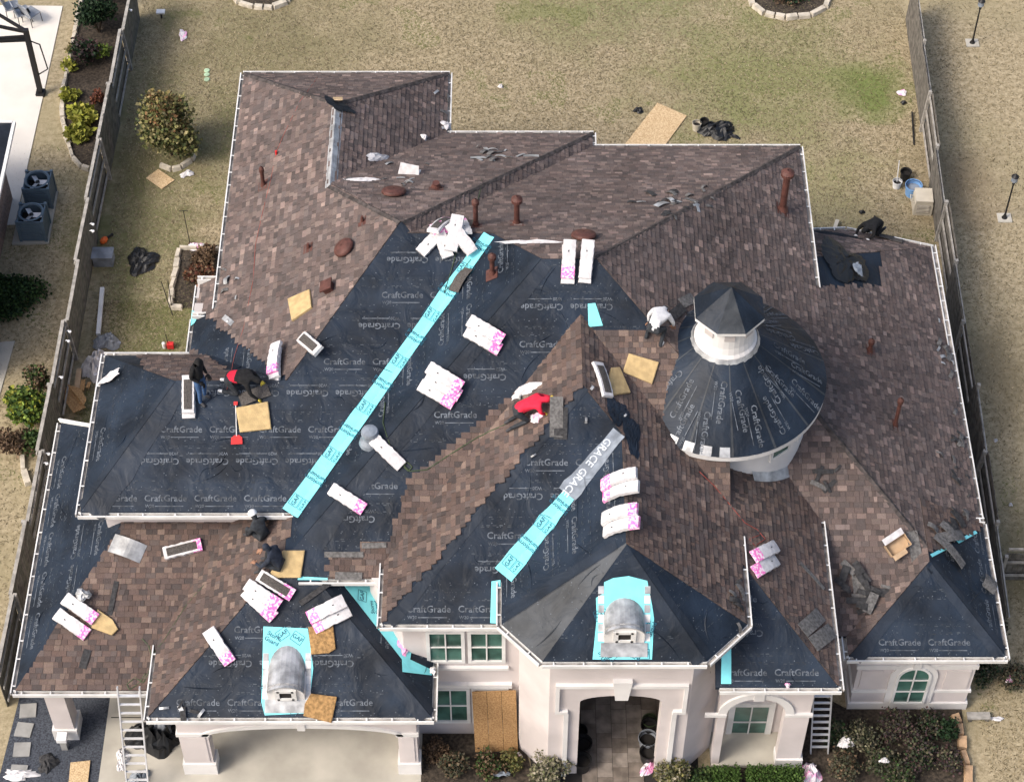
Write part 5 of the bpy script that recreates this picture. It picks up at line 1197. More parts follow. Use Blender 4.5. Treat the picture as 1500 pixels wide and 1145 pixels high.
gpoly('planting_bed', [(1098, -30), (1102, 8), (1118, 20), (1150, 26), (1185, 22), (1208, 12), (1216, -4), (1216, -30)], .02, 'mulch', 'round mulch bed at the top right of the yard', 'planting bed')
gpoly('planting_bed', [(340, -20), (350, 4), (372, 10), (400, 11), (418, 3), (422, -20)], .02, 'mulch', 'mulch bed at the top left of the yard', 'planting bed')
gpoly('concrete_slab', [(-40, 505), (22, 500), (-2, 585), (-40, 600)], .03, 'concrete', 'small concrete slab in the left neighbour yard', 'slab')
# ------------------------------------------------------------------ edging stones
def edging(name, label, pts, m, w=.2, h=.14, L=.34):
    t = thing(name, label, 'edging', Matrix.Translation(U(*pts[0]))); Mi = t.matrix_basis.inverted(); r = random.Random(len(pts) * 3 + int(pts[0][0])); q = [U(*p) for p in pts]; k = 0
    for a, b in zip(q, q[1:]):
        d = (b - a).length; n = max(1, int(d / L)); ang = math.atan2(b.y - a.y, b.x - a.x)
        for i in range(n):
            c = a + (b - a) * ((i + .5) / n); mb = MB(); s = (d / n * .95, w * r.uniform(.8, 1.25), h * r.uniform(.85, 1.2)); x, y, z = s
            top = [(-x / 2 + .03, -y / 2 + .03), (x / 2 - .03, -y / 2 + .02), (x / 2 - .02, y / 2 - .03), (-x / 2 + .02, y / 2 - .02)]; bot = [(-x / 2, -y / 2), (x / 2, -y / 2), (x / 2, y / 2), (-x / 2, y / 2)]
            mb.add([(p[0], p[1], 0) for p in bot] + [(p[0], p[1], z) for p in top], [(3, 2, 1, 0), (4, 5, 6, 7), (0, 1, 5, 4), (1, 2, 6, 5), (2, 3, 7, 6), (3, 0, 4, 7)])
            o = mb.build('stone', MT[m], t, True); o.matrix_basis = Mi @ (Matrix.Translation(c) @ Matrix.Rotation(ang + r.uniform(-.12, .12), 4, 'Z'))
    return t
edging('stone_edging', 'pale stone edging of the top right round bed', [(1096, -10), (1103, 10), (1120, 22), (1150, 28), (1187, 24), (1208, 13), (1217, -6)], 'stone')
edging('stone_edging', 'pale stone edging of the top left bed', [(338, -10), (350, 6), (372, 12), (400, 13), (420, 4), (424, -10)], 'stone')
edging('stone_edging', 'stone edging along the left neighbour flower bed', [(121, -5), (117, 12), (108, 60), (100, 98), (91, 140), (92, 175), (97, 200), (107, 232), (120, 246), (132, 250)], 'stone', .16)
edging('stone_edging', 'pale stone edging around the leafy bed by the house', [(268, 452), (250, 451), (252, 425), (258, 395), (262, 366)], 'stone', .18); edging('stone_edging', 'stone row above the leafy bed by the house', [(262, 364), (290, 366), (322, 366)], 'stone', .12)
edging('stone_edging', 'curved stone ring below the round bush', [(234, 244), (252, 250), (266, 247), (280, 236), (287, 222)], 'stone', .16)
edging('stone_edging', 'orange tan stone edging right of the front shrubs', [(1396, 1048), (1404, 1062), (1408, 1080), (1410, 1100), (1416, 1122), (1420, 1150)], 'stone_tan', .22, .16)
edging('stone_edging', 'short stone row by the left fence gate', [(32, 668), (36, 690), (42, 712)], 'stone', .18)
# ------------------------------------------------------------------ fences
def fence(label, pts, H, side, m, mr, seed):
    """pts: plan points; side: +1 rails show on the +x side"""
    t = thing('fence', label, 'fence', Matrix.Translation(Vector((*pts[0], 0)))); T = t.matrix_basis.inverted(); r = random.Random(seed); pm = {}
    def piece(nm, size, M, mm):
        k = (nm, size, mm)
        if k not in pm: mb = MB(); mb.box((0, 0, size[2] / 2), size); pm[k] = mb.mesh(nm, MT[mm])
        o = link(nm, pm[k], t, True); o.matrix_basis = T @ M
    for (x0, y0), (x1, y1) in zip(pts, pts[1:]):
        L = math.hypot(x1 - x0, y1 - y0); a = math.atan2(y1 - y0, x1 - x0); np_ = max(1, round(L / 2.44))
        for p in range(np_):
            lean = r.uniform(-.05, .05); flip = (p % 2 == 0) == (side > 0); off = .05 if flip else -.05; Hh = H * r.uniform(.97, 1.03)
            M0 = Matrix.Translation((x0 + (x1 - x0) * p / np_, y0 + (y1 - y0) * p / np_, 0)) @ Matrix.Rotation(a + r.uniform(-.01, .01), 4, 'Z') @ Matrix.Rotation(lean, 4, 'X')
            n = int(L / np_ / .146)
            for i in range(n):
                piece('picket', (.138, .018, round(Hh + r.choice((-.02, 0, .015)), 2)), M0 @ Matrix.Translation((.073 + i * L / np_ / n, off * .6, 0)), m if r.random() > .25 else 'wood2')
            for z in (.3, .95, 1.6): piece('rail', (round(L / np_, 2), .04, .09), M0 @ Matrix.Translation((L / np_ / 2, -off, z)), mr)
            piece('post', (.1, .1, H + .04), M0 @ Matrix.Translation((0, -off * 1.2, 0)), mr)
            if H > 1.5 and side > 0: piece('cap_rail', (round(L / np_, 2), .10, .03), M0 @ Matrix.Translation((L / np_ / 2, 0, H + .03)), mr)
    return t
fl = [U(x, y, 1.8) for x, y in ((193, -30), (112, 382), (38, 764), (-5, 985))]; fence('weathered grey plank fence along the left side yard', [(p.x, p.y) for p in fl], 1.8, 1, 'wood', 'rail', 3)
fr = [U(x, y, 1.8) for x, y in ((1339, -30), (1352, 60), (1400, 382), (1457, 764), (1477, 900))]; fence('weathered dark plank fence along the right side yard', [(p.x, p.y) for p in fr], 1.8, -1, 'wood2', 'rail', 4)
gp = fr[-2]; fence('low dark board fence branching right off the right fence', [(gp.x + .3, gp.y - .75), (gp.x + 3.2, gp.y - .8)], 1.3, 1, 'wood2', 'rail', 5)
for k, (px, py) in enumerate(((98, 485), (96, 499), (188, 15), (132, 328), (132, 338), (86, 552), (67, 664), (64, 678))):
    c = U(px, py, 1.7); t = thing('security_light', ['white ring lamp on the left fence beside the patio side', 'white lamp head just below the ring lamp', 'white lamp at the far end of the left fence', 'upper white lamp above the orange tool', 'lower white lamp above the orange tool', 'small white lamp opposite the brown boards', 'upper white lamp at the near left fence', 'lower white lamp at the near left fence'][k], 'lamp', Matrix.Translation(c), 'lamps clipped to the left fence')
    mb = MB(); mb.tube([(0, 0, 0), (.06, -.02, .05), (.1, -.04, .03)], .02, 6); mb.build('bracket', MT['plastic_white'], t, True); mb = MB(); mb.lathe([(.03, -.02), (.048, .02), (.045, .04), (.012, .05)], 12, (.10, -.04, 0)); mb.build('lamp_head', MT['plastic_white'], t, True)
# ------------------------------------------------------------------ vegetation
def leaf_mesh(name, blobs, size, pal, seed, flat=.0):
    """blobs: (cx,cy,cz, rx,ry,rz, n) -> many leaf faces through the crown volume, thinner outside"""
    r = random.Random(seed); vs = []; fs = []; cs = []
    for (cx, cy, cz, rx, ry, rz, n) in blobs:
        for i in range(n):
            while True:
                a = Vector((r.uniform(-1, 1), r.uniform(-1, 1), r.uniform(-1, 1)))
                if .12 < a.length < 1: break
            a *= (.75 + .35 * r.random()); p = Vector((cx + a.x * rx, cy + a.y * ry, max(.02, cz + a.z * rz)))
            d = Vector((r.gauss(0, 1), r.gauss(0, 1), r.gauss(.3, .7))).normalized(); e = d.cross(Vector((r.gauss(0, 1), r.gauss(0, 1), r.gauss(0, 1)))).normalized(); s = size * r.uniform(.6, 1.4); w = s * .42
            i0 = len(vs); vs += [p, p + d * s * .5 + e * w, p + d * s, p + d * s * .5 - e * w]; fs.append((i0, i0 + 1, i0 + 2, i0 + 3)); c = r.choice(pal); g_ = r.uniform(.7, 1.3); cs.append(tuple(x * g_ for x in c))
    me = bpy.data.meshes.new(name); me.from_pydata([tuple(v) for v in vs], [], fs); me.materials.append(MT['leaf']); at = me.attributes.new('tabcol', 'FLOAT_COLOR', 'FACE'); at.data.foreach_set('color', [x for c in cs for x in (*c, 1)]); me.update(); return me
GRN = [(.035, .07, .02), (.05, .09, .025), (.025, .05, .018), (.07, .10, .03)]; DGR = [(.014, .034, .014), (.022, .048, .018), (.012, .026, .012)]; YEL = [(.26, .27, .04), (.20, .22, .04), (.33, .32, .07)]
OLV = [(.11, .11, .035), (.15, .14, .05), (.07, .085, .03), (.19, .16, .07)]; RST = [(.15, .05, .03), (.10, .04, .03), (.19, .08, .04)]; BRN = [(.10, .065, .04), (.14, .095, .06), (.07, .045, .03), (.19, .13, .08)]; LIM = [(.13, .20, .03), (.19, .26, .05), (.09, .14, .03)]; MAU = [(.06, .038, .040), (.085, .05, .05), (.04, .032, .034)]; PAL_ = [(.24, .22, .15), (.16, .16, .09), (.10, .11, .05), (.30, .27, .2)]
def plant(px, py, r, h, n, pal, label, name='shrub', cat='shrub', leaf=.10, lumps=7, seed=None, stems=5, extra=None):
    c = U(px, py, 0); sd = seed or int(px * 7 + py); q = random.Random(sd); t = thing(name, label, cat, Matrix.Translation(c)); bl = []
    for k in range(lumps):
        a = 6.283 * k / lumps + q.random(); d = r * q.uniform(.25, .62); s = r * q.uniform(.36, .58); bl.append((d * math.cos(a), d * math.sin(a), h * q.uniform(.35, .72), s, s, h * q.uniform(.22, .36), n // (lumps + 1)))
    bl.append((0, 0, h * .7, r * .5, r * .5, h * .33, n // (lumps + 1)))
    link('foliage', leaf_mesh('foliage', bl, leaf, pal, sd), t, True)
    if extra: link('foliage', leaf_mesh('foliage', [(b[0] * .8, b[1] * .8 + .1, b[2] + h * .15, b[3] * .6, b[4] * .6, b[5] * .6, b[6] // 3) for b in bl], leaf, extra, sd + 1), t, True)
    mb = MB()
    for k in range(stems):
        a = 6.283 * k / stems + q.random(); mb.tube([(0, 0, 0), (r * .2 * math.cos(a), r * .2 * math.sin(a), h * .3), (r * .55 * math.cos(a), r * .55 * math.sin(a), h * .75)], [.03, .018, .006], 5)
    mb.build('stem', MT['bark'], t, True); return t
plant(252, 228, 1.25, 2.5, 6500, [(.15, .15, .05), (.20, .18, .075), (.10, .11, .04), (.065, .085, .03), (.25, .22, .11)], 'large round olive green bush in the left back yard', 'bush', 'bush', .12, 9, extra=[(.24, .19, .09), (.2, .16, .06), (.26, .14, .07)])
plant(145, 48, .75, 1.5, 2200, DGR, 'dark green shrub at the far end of the left fence bed', leaf=.11); plant(128, 92, .62, 1.0, 1300, DGR + MAU, 'dim grey green shrub in the left fence bed', leaf=.1); plant(160, 0, .8, 1.6, 1800, DGR, 'tall dark shrub beyond the left fence corner', leaf=.11)
plant(120, 178, .45, .55, 480, YEL, 'bright yellow green spiky plant in the left bed', 'plant', 'plant', .22, 5); plant(118, 202, .42, .5, 480, YEL, 'yellow green spiky plant nearest the stone edging bend', 'plant', 'plant', .22, 5); plant(101, 146, .36, .4, 300, YEL, 'small yellow plant left in the left bed', 'plant', 'plant', .16, 4); plant(104, 102, .26, .4, 200, YEL, 'tiny yellow plant by the stone edging', 'plant', 'plant', .14, 4); plant(152, 88, .34, .7, 360, LIM, 'small lime bush against the left fence', 'bush', 'bush', .1, 4); plant(146, 152, .32, .6, 380, RST, 'dark red shrub against the left fence', leaf=.1, lumps=4); plant(112, 78, .3, .4, 260, OLV, 'small olive plant near the patio corner', 'plant', 'plant', .12, 4)
plant(14, 436, 1.25, .42, 4200, GRN[:3] + DGR[:1], 'wide dark green hedge shrub at the left edge', leaf=.10, lumps=9); plant(44, 612, .85, 1.3, 1900, LIM + YEL[:1] + GRN[:2], 'bright green leafy bush left of the fence', 'bush', 'bush', .13, 7); plant(60, 570, .5, .9, 700, BRN + GRN, 'thin brown green shrub left of the fence', leaf=.1); plant(20, 660, .7, .8, 900, BRN, 'dry brown shrub at the left edge', leaf=.1); plant(52, 660, .4, .8, 600, GRN, 'small green shrub hugging the left fence', leaf=.1)
plant(290, 408, .55, .35, 1300, BRN + RST, 'dead brown leafy plant in the bed by the house', 'plant', 'plant', .12, 6); plant(300, 380, .5, .4, 900, BRN, 'second dead brown plant nearer the wall', 'plant', 'plant', .12, 5)
plant(1155, -6, .8, .3, 700, DGR + BRN, 'low dark ground plants in the round bed', 'plant', 'plant', .12, 6)
# front gardens
for k, px in enumerate((1062, 1112, 1154)):
    c = U(px, 1150, 0); t = thing('clipped_hedge', ['left', 'middle', 'right'][k] + ' one of three clipped box hedges before the portico', 'hedge', Matrix.Translation(c), 'clipped hedges before the portico'); r_ = random.Random(k); bl = [(x, y, z, .17, .17, .17, 130) for x in (-.24, 0, .24) for y in (-.24, 0, .24) for z in (.18, .42)]; link('foliage', leaf_mesh('foliage', bl, .055, [(.05, .10, .018), (.035, .07, .015), (.075, .13, .03)], k + 40), t, True); mb = MB(); mb.tube([(0, 0, 0), (0, 0, .4)], .03, 6); mb.build('stem', MT['bark'], t, True)
BED = [(.060, .066, .036), (.085, .080, .048), (.042, .044, .030), (.115, .098, .066), (.050, .062, .036)]
for a in [(805, 1142, .75, 1.1, 1500, PAL_, 'pale spiky shrub left of the entry arch'), (985, 1140, .65, 1.0, 1300, PAL_ + OLV, 'pale spiky shrub right of the entry arch'), (665, 1128, .6, .6, 1100, BED + BRN[:2], 'straggly olive shrub below the front window'), (715, 1132, .6, .55, 1000, GRN + BRN, 'straggly green shrub beside the leaning board'), (640, 1105, .5, .4, 500, BRN, 'dry low shrub beside the garage column'), (750, 1120, .4, .5, 500, OLV, 'small olive shrub at the board foot'),
          (1225, 1085, .55, .8, 900, GRN[:1] + DGR + BED, 'green shrub beside the right ladder'), (1258, 1092, .6, .8, 1000, BED + PAL_[:2], 'tan seedhead shrub below the right wing'), (1312, 1078, .7, .8, 1300, MAU + BED[:3], 'mauve red shrub below the arched window'), (1360, 1072, .55, .8, 1000, DGR + MAU + BED, 'dark grey green shrub below the arched window'), (1385, 1078, .4, .7, 700, DGR, 'deep green shrub next to the orange stones'), (1290, 1122, .65, .7, 1000, BED + GRN[:1], 'mixed green shrub in front of the mauve one'), (1345, 1118, .65, .7, 1100, DGR + MAU + BED, 'dark shrub in the middle of the right bed'), (1385, 1120, .5, .6, 800, BED + MAU, 'low green shrub beside the lower orange stones'), (1235, 1130, .6, .7, 900, BED + BRN[:2], 'olive brown shrub at the bottom of the right bed'), (1320, 1150, .6, .6, 800, BED + GRN[:2], 'brighter green shrub at the bottom of the right bed'), (1030, 1150, .5, .5, 600, GRN, 'low green shrub left of the clipped hedges'), (1440, 990, .55, .6, 700, DGR + BED, 'dark undergrowth right of the right wing'), (1455, 930, .5, .6, 700, BED + BRN[2:3], 'brown undergrowth beside the right fence end'), (1480, 1000, .6, .5, 700, BED + BRN[:1], 'brown undergrowth at the right edge')]:
    a = list(a); a[4] = int(a[4] * 1.35); a[2] *= .9; plant(*a, leaf=.075, lumps=9, stems=13)
# ------------------------------------------------------------------ lawn blades (uncountable)
vs, fs, cs = [], [], []; r = random.Random(21)
STR = [(.32, .265, .165), (.29, .24, .145), (.25, .205, .12), (.36, .30, .20), (.17, .14, .08), (.12, .097, .055), (.14, .115, .06)]; GR2 = [(.15, .155, .06), (.19, .18, .08), (.11, .125, .04)]
def blades(n, poly, dens_green):
    xs = [p[0] for p in poly]; ys = [p[1] for p in poly]
    for _ in range(n):
        x, y = r.uniform(min(xs), max(xs)), r.uniform(min(ys), max(ys))
        if not inpoly(x, y, poly): continue
        if -8.2 < x < 8.4 and 31 < y < 43.8: continue
        nz = _noise.noise(Vector((x * .45, y * .45, 3.1))) + .5 * _noise.noise(Vector((x * 1.6, y * 1.6, 8.1)))
        grn = nz > .42 - dens_green or (math.hypot(x - 12.3, y - 52.5) < 1.6) or (math.hypot(x - 9, y - 54) < 3.2 and r.random() < .45) or (math.hypot(x + 10.8, y - 42) < 1.8 and r.random() < .6)
        c = r.choice(GR2 if grn and r.random() < .92 else STR); a = r.uniform(0, 6.283); L = r.uniform(.05, .12); w = r.uniform(.007, .016); i0 = len(vs); dx, dy = math.cos(a), math.sin(a)
        vs.extend([(x - dy * w, y + dx * w, .002), (x + dy * w, y - dx * w, .002), (x + dx * L, y + dy * L, r.uniform(.01, .05))]); fs.append((i0, i0 + 1, i0 + 2)); g_ = r.uniform(.8, 1.2) * (1 + .25 * nz); cs.append((c[0] * g_, c[1] * g_, c[2] * g_, 1))
blades(150000, [(-13, 42), (-8, 42), (-8, 47), (8.4, 43.4), (12.7, 42), (13.6, 42), (14, 58), (-13.2, 58)], .0)
blades(24000, [(-13.2, 35), (-8, 35), (-8, 43), (-13, 43)], .12); blades(34000, [(13.9, 26), (19, 26), (22, 58), (14.2, 58)], -.25); blades(14000, [(-19, 30), (-14, 28), (-13.6, 50), (-17, 50)], .0); blades(7000, [(12.6, 24), (17, 24), (16, 30), (12.6, 30)], -.1)
me = bpy.data.meshes.new('grass'); me.from_pydata(vs, [], fs); me.materials.append(MT['leaf']); at = me.attributes.new('tabcol', 'FLOAT_COLOR', 'FACE'); at.data.foreach_set('color', [x for c in cs for x in c]); me.update(); tag(link('grass', me), 'short dry straw-coloured grass blades over the lawn', 'grass', kind='stuff')
# ------------------------------------------------------------------ left neighbour
e0 = U(19, 180, 3.0); nb = thing('neighbour_house', 'corner of a brick house with dark roof at the left edge', 'house', Matrix.Translation((e0.x - 4, e0.y - 4, 0)))
MT['brick'] = mat('brown_brick', (.27, .195, .16), .9, .3, 14, .5, 40); MT['slate'] = mat('dark_roof', (.02, .024, .034), .8, .25, 5)
mb = MB(); mb.box((e0.x - 4.5, e0.y - 4.45, 1.45), (8, 8, 2.9)); mb.build('wall', MT['brick'], nb); mb = MB(); x0, x1, y0, y1 = e0.x - 9, e0.x, e0.y - 9, e0.y; mb.add([(x0, y0, 3), (x1, y0, 3), (x1, y1, 3), (x0, y1, 3), (x0 + 4.4, y0 + 4.4, 5.4), (x1 - 4.4, y1 - 4.4, 5.4)], [(0, 1, 4), (1, 2, 5, 4), (2, 3, 5), (3, 0, 4, 5), (3, 2, 1, 0)]); mb.build('roof', MT['slate'], nb); mb = MB(); mb.bar((x1 + .03, y0, 2.97), (x1 + .03, y1 + .05, 2.97), .1, .12); mb.bar((x0, y1 + .03, 2.97), (x1, y1 + .03, 2.97), .1, .12); mb.build('gutter', MT['white'], nb)
gpoly('equipment_pad', [(18, 360), (72, 358), (86, 282), (34, 284)], .08, 'concrete', 'concrete pad under the two air conditioners', 'pad')
for k, (px, py) in enumerate(((59, 304), (50, 352))):
    c = U(px, py, .08); t = thing('air_conditioner', ['farther slate blue air conditioner on the concrete pad', 'nearer slate blue air conditioner on the concrete pad'][k], 'air conditioner', Matrix.Translation((c.x, c.y + .38, .08)), 'air conditioners'); s = .40
    for x, y, sx, sy in ((-s, 0, .04, .8), (s, 0, .04, .8), (0, -s, .8, .04), (0, s, .8, .04)): mb = MB(); mb.box((x, y, .45), (sx, sy, .86)); mb.build('side_panel', MT['acblue'], t, True)
    for x, y in ((-s, -s), (s, -s), (-s, s), (s, s)): mb = MB(); mb.box((x, y, .46), (.09, .09, .92)); mb.build('corner_post', MT['acblue'], t, True)
    mb = MB(); mb.lathe([(.39, .90), (.42, .93), (.36, .95), (.33, .90)], 20, (0, 0, 0), caps=False); mb.build('top_ring', MT['acblue'], t, True); mb = MB(); mb.box((0, 0, .5), (.74, .74, .02)); mb.build('interior', MT['dark'], t, True)
    for q in range(3): mb = MB(); mb.box((.18 * math.cos(q * 2.1), .18 * math.sin(q * 2.1), .78), (.3, .16, .015), Matrix.Rotation(q * 2.1, 3, 'Z') @ Matrix.Rotation(.4, 3, 'X')); mb.build('fan_blade', MT['alu'], t, True)
    mb = MB(); mb.lathe([(.07, .72), (.07, .82), (.02, .84)], 12, (0, 0, 0)); mb.build('fan_motor', MT['metal_black'], t, True)
    for z in range(9): mb = MB(); mb.box((0, -s - .023, .12 + z * .085), (.7, .012, .03)); mb.build('louver_slat', MT['acblue'], t, True)
c = U(60, 138, 0); t = thing('pergola_post', 'black iron post with angled arms on the white patio', 'post', Matrix.Translation(c)); mb = MB(); mb.box((0, 0, 1.45), (.16, .16, 2.9)); mb.build('post', MT['metal_black'], t, True)
for d, z in (((-2.6, .5, .25), 2.8), ((-2.4, -.6, .3), 2.6), ((-2.2, 1.3, .5), 2.85), ((-2.6, -.1, -.05), 2.45)): mb = MB(); mb.bar((0, 0, z), d[:2] + (z + d[2],), .08, .1); mb.build('arm', MT['metal_black'], t, True)
mb = MB(); mb.tube([(.06, 0, 2.4), (.34, .05, 2.2), (.42, .05, 1.1), (.08, 0, .9)], .025, 6); mb.build('brace', MT['metal_black'], t, True); mb = MB(); mb.box((0, 0, .06), (.3, .3, .12)); mb.build('foot', MT['metal_black'], t, True)
for k, (px, py, a) in enumerate(((20, 22, .3), (35, 30, .5), (48, 32, .9))):
    c = U(px, py, .03); t = thing('patio_chair', ['leftmost', 'middle', 'rightmost'][k] + ' grey metal patio chair at the top left corner', 'chair', Matrix.Translation(c) @ Matrix.Rotation(a, 4, 'Z'), 'patio chairs'); mb = MB(); mb.box((0, 0, .42), (.5, .5, .03)); mb.build('seat', MT['tarp_grey'], t, True); mb = MB(); mb.box((-.27, 0, .7), (.03, .5, .5), Matrix.Rotation(-.25, 3, 'Y')); mb.build('backrest', MT['tarp_grey'], t, True)
    for x in (-.24, .24):
        for y in (-.24, .24): mb = MB(); mb.tube([(x, y, 0), (x * .95, y * .95, .42)], .014, 6); mb.build('leg', MT['metal_black'], t, True)
# ------------------------------------------------------------------ things in the yards
def bucket(px, py, r0, h, m, label, name='bucket', cat='bucket', inner='dark', stuffing=None, taper=.85):
    c = U(px, py, 0); t = thing(name, label, cat, Matrix.Translation(c)); mb = MB(); mb.lathe([(r0 * taper, 0), (r0, h), (r0 * 1.06, h), (r0 * 1.06, h - .03), (r0 * 1.0, h - .03)], 20, (0, 0, 0), caps=False); mb.lathe([(r0 * .96, h), (r0 * .82, .04)], 20, (0, 0, 0), caps=False); mb.build('shell', MT[m], t, True); mb = MB(); mb.lathe([(.001, h * .62), (r0 * .9, h * .6)], 16, (0, 0, 0), caps=False); mb.build('contents', MT[stuffing or inner], t, True)
    mb = MB(); mb.tube([(-r0, 0, h * .9), (-r0 * .7, r0 * .5, h * 1.02), (0, r0 * .8, h * 1.03), (r0 * .7, r0 * .5, h * 1.02), (r0, 0, h * .9)], .008, 5); mb.build('handle', MT['metal_black'], t, True); return t
bucket(1336, 284, .27, .42, 'blue_tub', 'blue plastic tub full of water by the right fence', 'tub', 'tub', stuffing='film'); bucket(1325, 262, .18, .36, 'metal_black', 'black pot behind the blue tub', 'pot', 'pot'); bucket(1020, 190, .15, .32, 'beige', 'cream bucket beside the black cloth in the back yard'); bucket(1031, 187, .15, .34, 'metal_black', 'black bucket beside the cream bucket'); bucket(1313, 274, .15, .28, 'plastic_white', 'white bucket with a pole beside the blue tub')
c = U(1313, 272, 0); t = thing('mop_pole', 'pale pole standing in the white bucket', 'pole', Matrix.Translation(c)); mb = MB(); mb.tube([(0, 0, .05), (-.03, .15, 1.0)], .016, 6); mb.build('handle', MT['plastic_white'], t, True); mb = MB(); mb.lathe([(.09, .03), (.06, .1), (.02, .16)], 10, (0, 0, 0)); mb.build('mop_head', MT['film'], t, True)
c = U(1351, 316, 0); t = thing('portable_generator', 'beige box unit with grille at the right fence', 'appliance', Matrix.Translation((c.x, c.y + .3, 0)) @ Matrix.Rotation(-.05, 4, 'Z')); mb = MB(); mb.prism([(-.30, -.3, 0), (.30, -.3, 0), (.30, -.3, .45), (.27, -.3, .62), (-.27, -.3, .62), (-.30, -.3, .45)], (0, .6, 0)); fix_normals(mb.build('case', MT['beige'], t, True)); mb = MB(); mb.box((0, -.305, .3), (.42, .02, .34)); mb.build('grille', MT['gutter_in'], t, True); mb = MB(); mb.box((0, 0, .64), (.56, .62, .05)); mb.build('lid', MT['beige'], t, True); mb = MB(); mb.tube([(-.32, -.2, .5), (-.42, -.2, .55), (-.42, .1, .55), (-.32, .1, .5)], .015, 6); mb.build('handle', MT['beige'], t, True)
for k in range(5): mb = MB(); mb.box((0, -.318, .17 + k * .065), (.4, .012, .02)); mb.build('grille_slat', MT['beige'], t, True)
for k, (px, py, lab) in enumerate(((1424, 64, 'black lamp post in the right neighbour lawn, farther one'), (1471, 320, 'black lamp post in the right neighbour lawn, nearer one'))):
    c = U(px, py, 0); t = thing('lamp_post', lab, 'lamp post', Matrix.Translation(c), 'lamp posts'); mb = MB(); mb.lathe([(.10, .04), (.06, .12), (.032, .22), (.026, 1.55), (.05, 1.6), (.03, 1.66)], 12, (0, 0, 0)); mb.build('pole', MT['metal_black'], t, True); mb = MB(); mb.lathe([(.05, 1.66), (.11, 1.74), (.10, 1.92), (.04, 1.98)], 12, (0, 0, 0)); mb.build('lantern', MT['film'], t, True); mb = MB(); mb.lathe([(.13, 1.92), (.02, 2.04)], 10, (0, 0, 0)); mb.build('lantern_roof', MT['metal_black'], t, True); mb = MB(); mb.box((0, 0, .02), (.45, .4, .05)); mb.build('footing', MT['concrete'], t, True)
C_ = lambda *a, **k: crumple(*a, flat=True, **k)
C_(1050, 192, 1.3, .85, .28, 'tarp', 'black cloth heap on the back lawn', name='tarp', cat='tarp', seed=31); C_(1072, 200, .6, .18, .08, 'tarp', 'black cloth tail right of the heap', name='tarp', cat='tarp', seed=32, rot=-.4, n=6); C_(935, 163, .35, .3, .14, 'tarp', 'small black bag on the lawn left of the big board', name='bag', cat='bag', seed=33, n=7); C_(208, 384, .95, 1.15, .22, 'tarp', 'black plastic tarp heap in the left side yard', name='tarp', cat='tarp', seed=34)
C_(268, 53, .28, .62, .06, 'wrap_pink', 'pink printed wrapper on the lawn near the left fence', seed=35, rot=.2, **W_); C_(274, 256, .5, .3, .1, 'wrap', 'crumpled white wrapper below the round bush', seed=36, rot=.6, **W_); C_(287, 362, .5, .35, .1, 'wrap_pink', 'pale pink wrapper at the bed stones by the house', seed=37, **W_); C_(733, 128, .16, .16, .1, 'wrap', 'small white paper ball alone on the back lawn', seed=38, **W_); C_(1321, 137, .34, .3, .05, 'wrap_pink', 'pink wrapper by the right fence', seed=39, **W_); C_(1323, 152, .24, .14, .1, 'tarp', 'small black rag below the pink wrapper', name='rag', cat='rag', seed=40, n=6); C_(1262, 312, .22, .14, .1, 'tarp', 'small black rag on the lawn behind the curved eave', name='rag', cat='rag', seed=41, n=6)
C_(157, 503, .85, .6, .4, 'tarp_grey', 'grey tarp over a pile behind the left roof corner', name='tarp', cat='tarp', seed=42); C_(140, 540, .8, 1.1, .6, 'wrap', 'white plastic covered bundle by the left gutter', name='plastic_cover', cat='cover', seed=43); C_(228, 1082, 1.5, 1.0, .8, 'tarp', 'black plastic tarp heap at the garage corner', name='tarp', cat='tarp', seed=44); C_(236, 1072, .8, .6, .7, 'tarp_grey', 'grey shiny plastic on the black tarp heap', name='plastic_sheet', cat='plastic sheet', seed=45, lift=.25); C_(180, 1112, .35, .7, .2, 'wrap', 'white plastic bag beside the left ladder', name='bag', cat='bag', seed=46); C_(205, 1142, .5, .6, .3, 'film', 'silvery plastic sheet at the ladder foot', seed=47)
C_(755, 1112, .35, .5, .25, 'wrap_pink', 'pink wrapper below the leaning board', seed=48, **W_); C_(948, 1125, .3, .6, .2, 'wrap_pink', 'pink white wrapper at the entry arch', seed=49, rot=-.5, **W_); C_(1188, 1135, .5, .7, .3, 'wrap_pink', 'lilac pink wrapper right of the hedges', seed=50, **W_); C_(1235, 1102, .4, .3, .25, 'wrap', 'white pink wrapper on the right bed shrubs', seed=51, lift=.5, **W_); C_(1290, 1130, .25, .15, .1, 'wrap', 'white paper piece in the lower right bed', seed=52, lift=.6, **W_); C_(1460, 1053, .38, .14, .05, 'wrap', 'white paper strip on the right lawn', seed=53, **W_); C_(1475, 1004, .2, .26, .08, 'wrap_pink', 'lilac wrapper in the right undergrowth', seed=54, lift=.3, **W_); C_(1480, 740, .12, .12, .08, 'wrap', 'lower small white paper ball on the right lawn', seed=55, **W_); C_(1458, 646, .12, .12, .08, 'wrap', 'upper small white paper ball on the right lawn', seed=56, **W_); C_(30, 1135, .9, .35, .12, 'wrap', 'white pink wrapper on the dark gravel', seed=57, **W_); C_(70, 1118, .5, .6, .2, 'strip2', 'broken dark shingle heap on the gravel', name='debris_heap', cat='debris', seed=58, n=7); C_(733, 1138, .5, .18, .06, 'film', 'pale blue plastic strip in the front bed', seed=59, lift=.2, **W_)
gb = U(237, 27, .0); t = thing('irrigation_box', 'small white box standing near the left fence top', 'box', Matrix.Translation(gb)); mb = MB(); mb.box((0, 0, .3), (.3, .2, .06)); mb.build('lid', MT['plastic_white'], t, True); mb = MB(); mb.box((0, 0, .14), (.05, .05, .28)); mb.build('stand', MT['metal_black'], t, True)
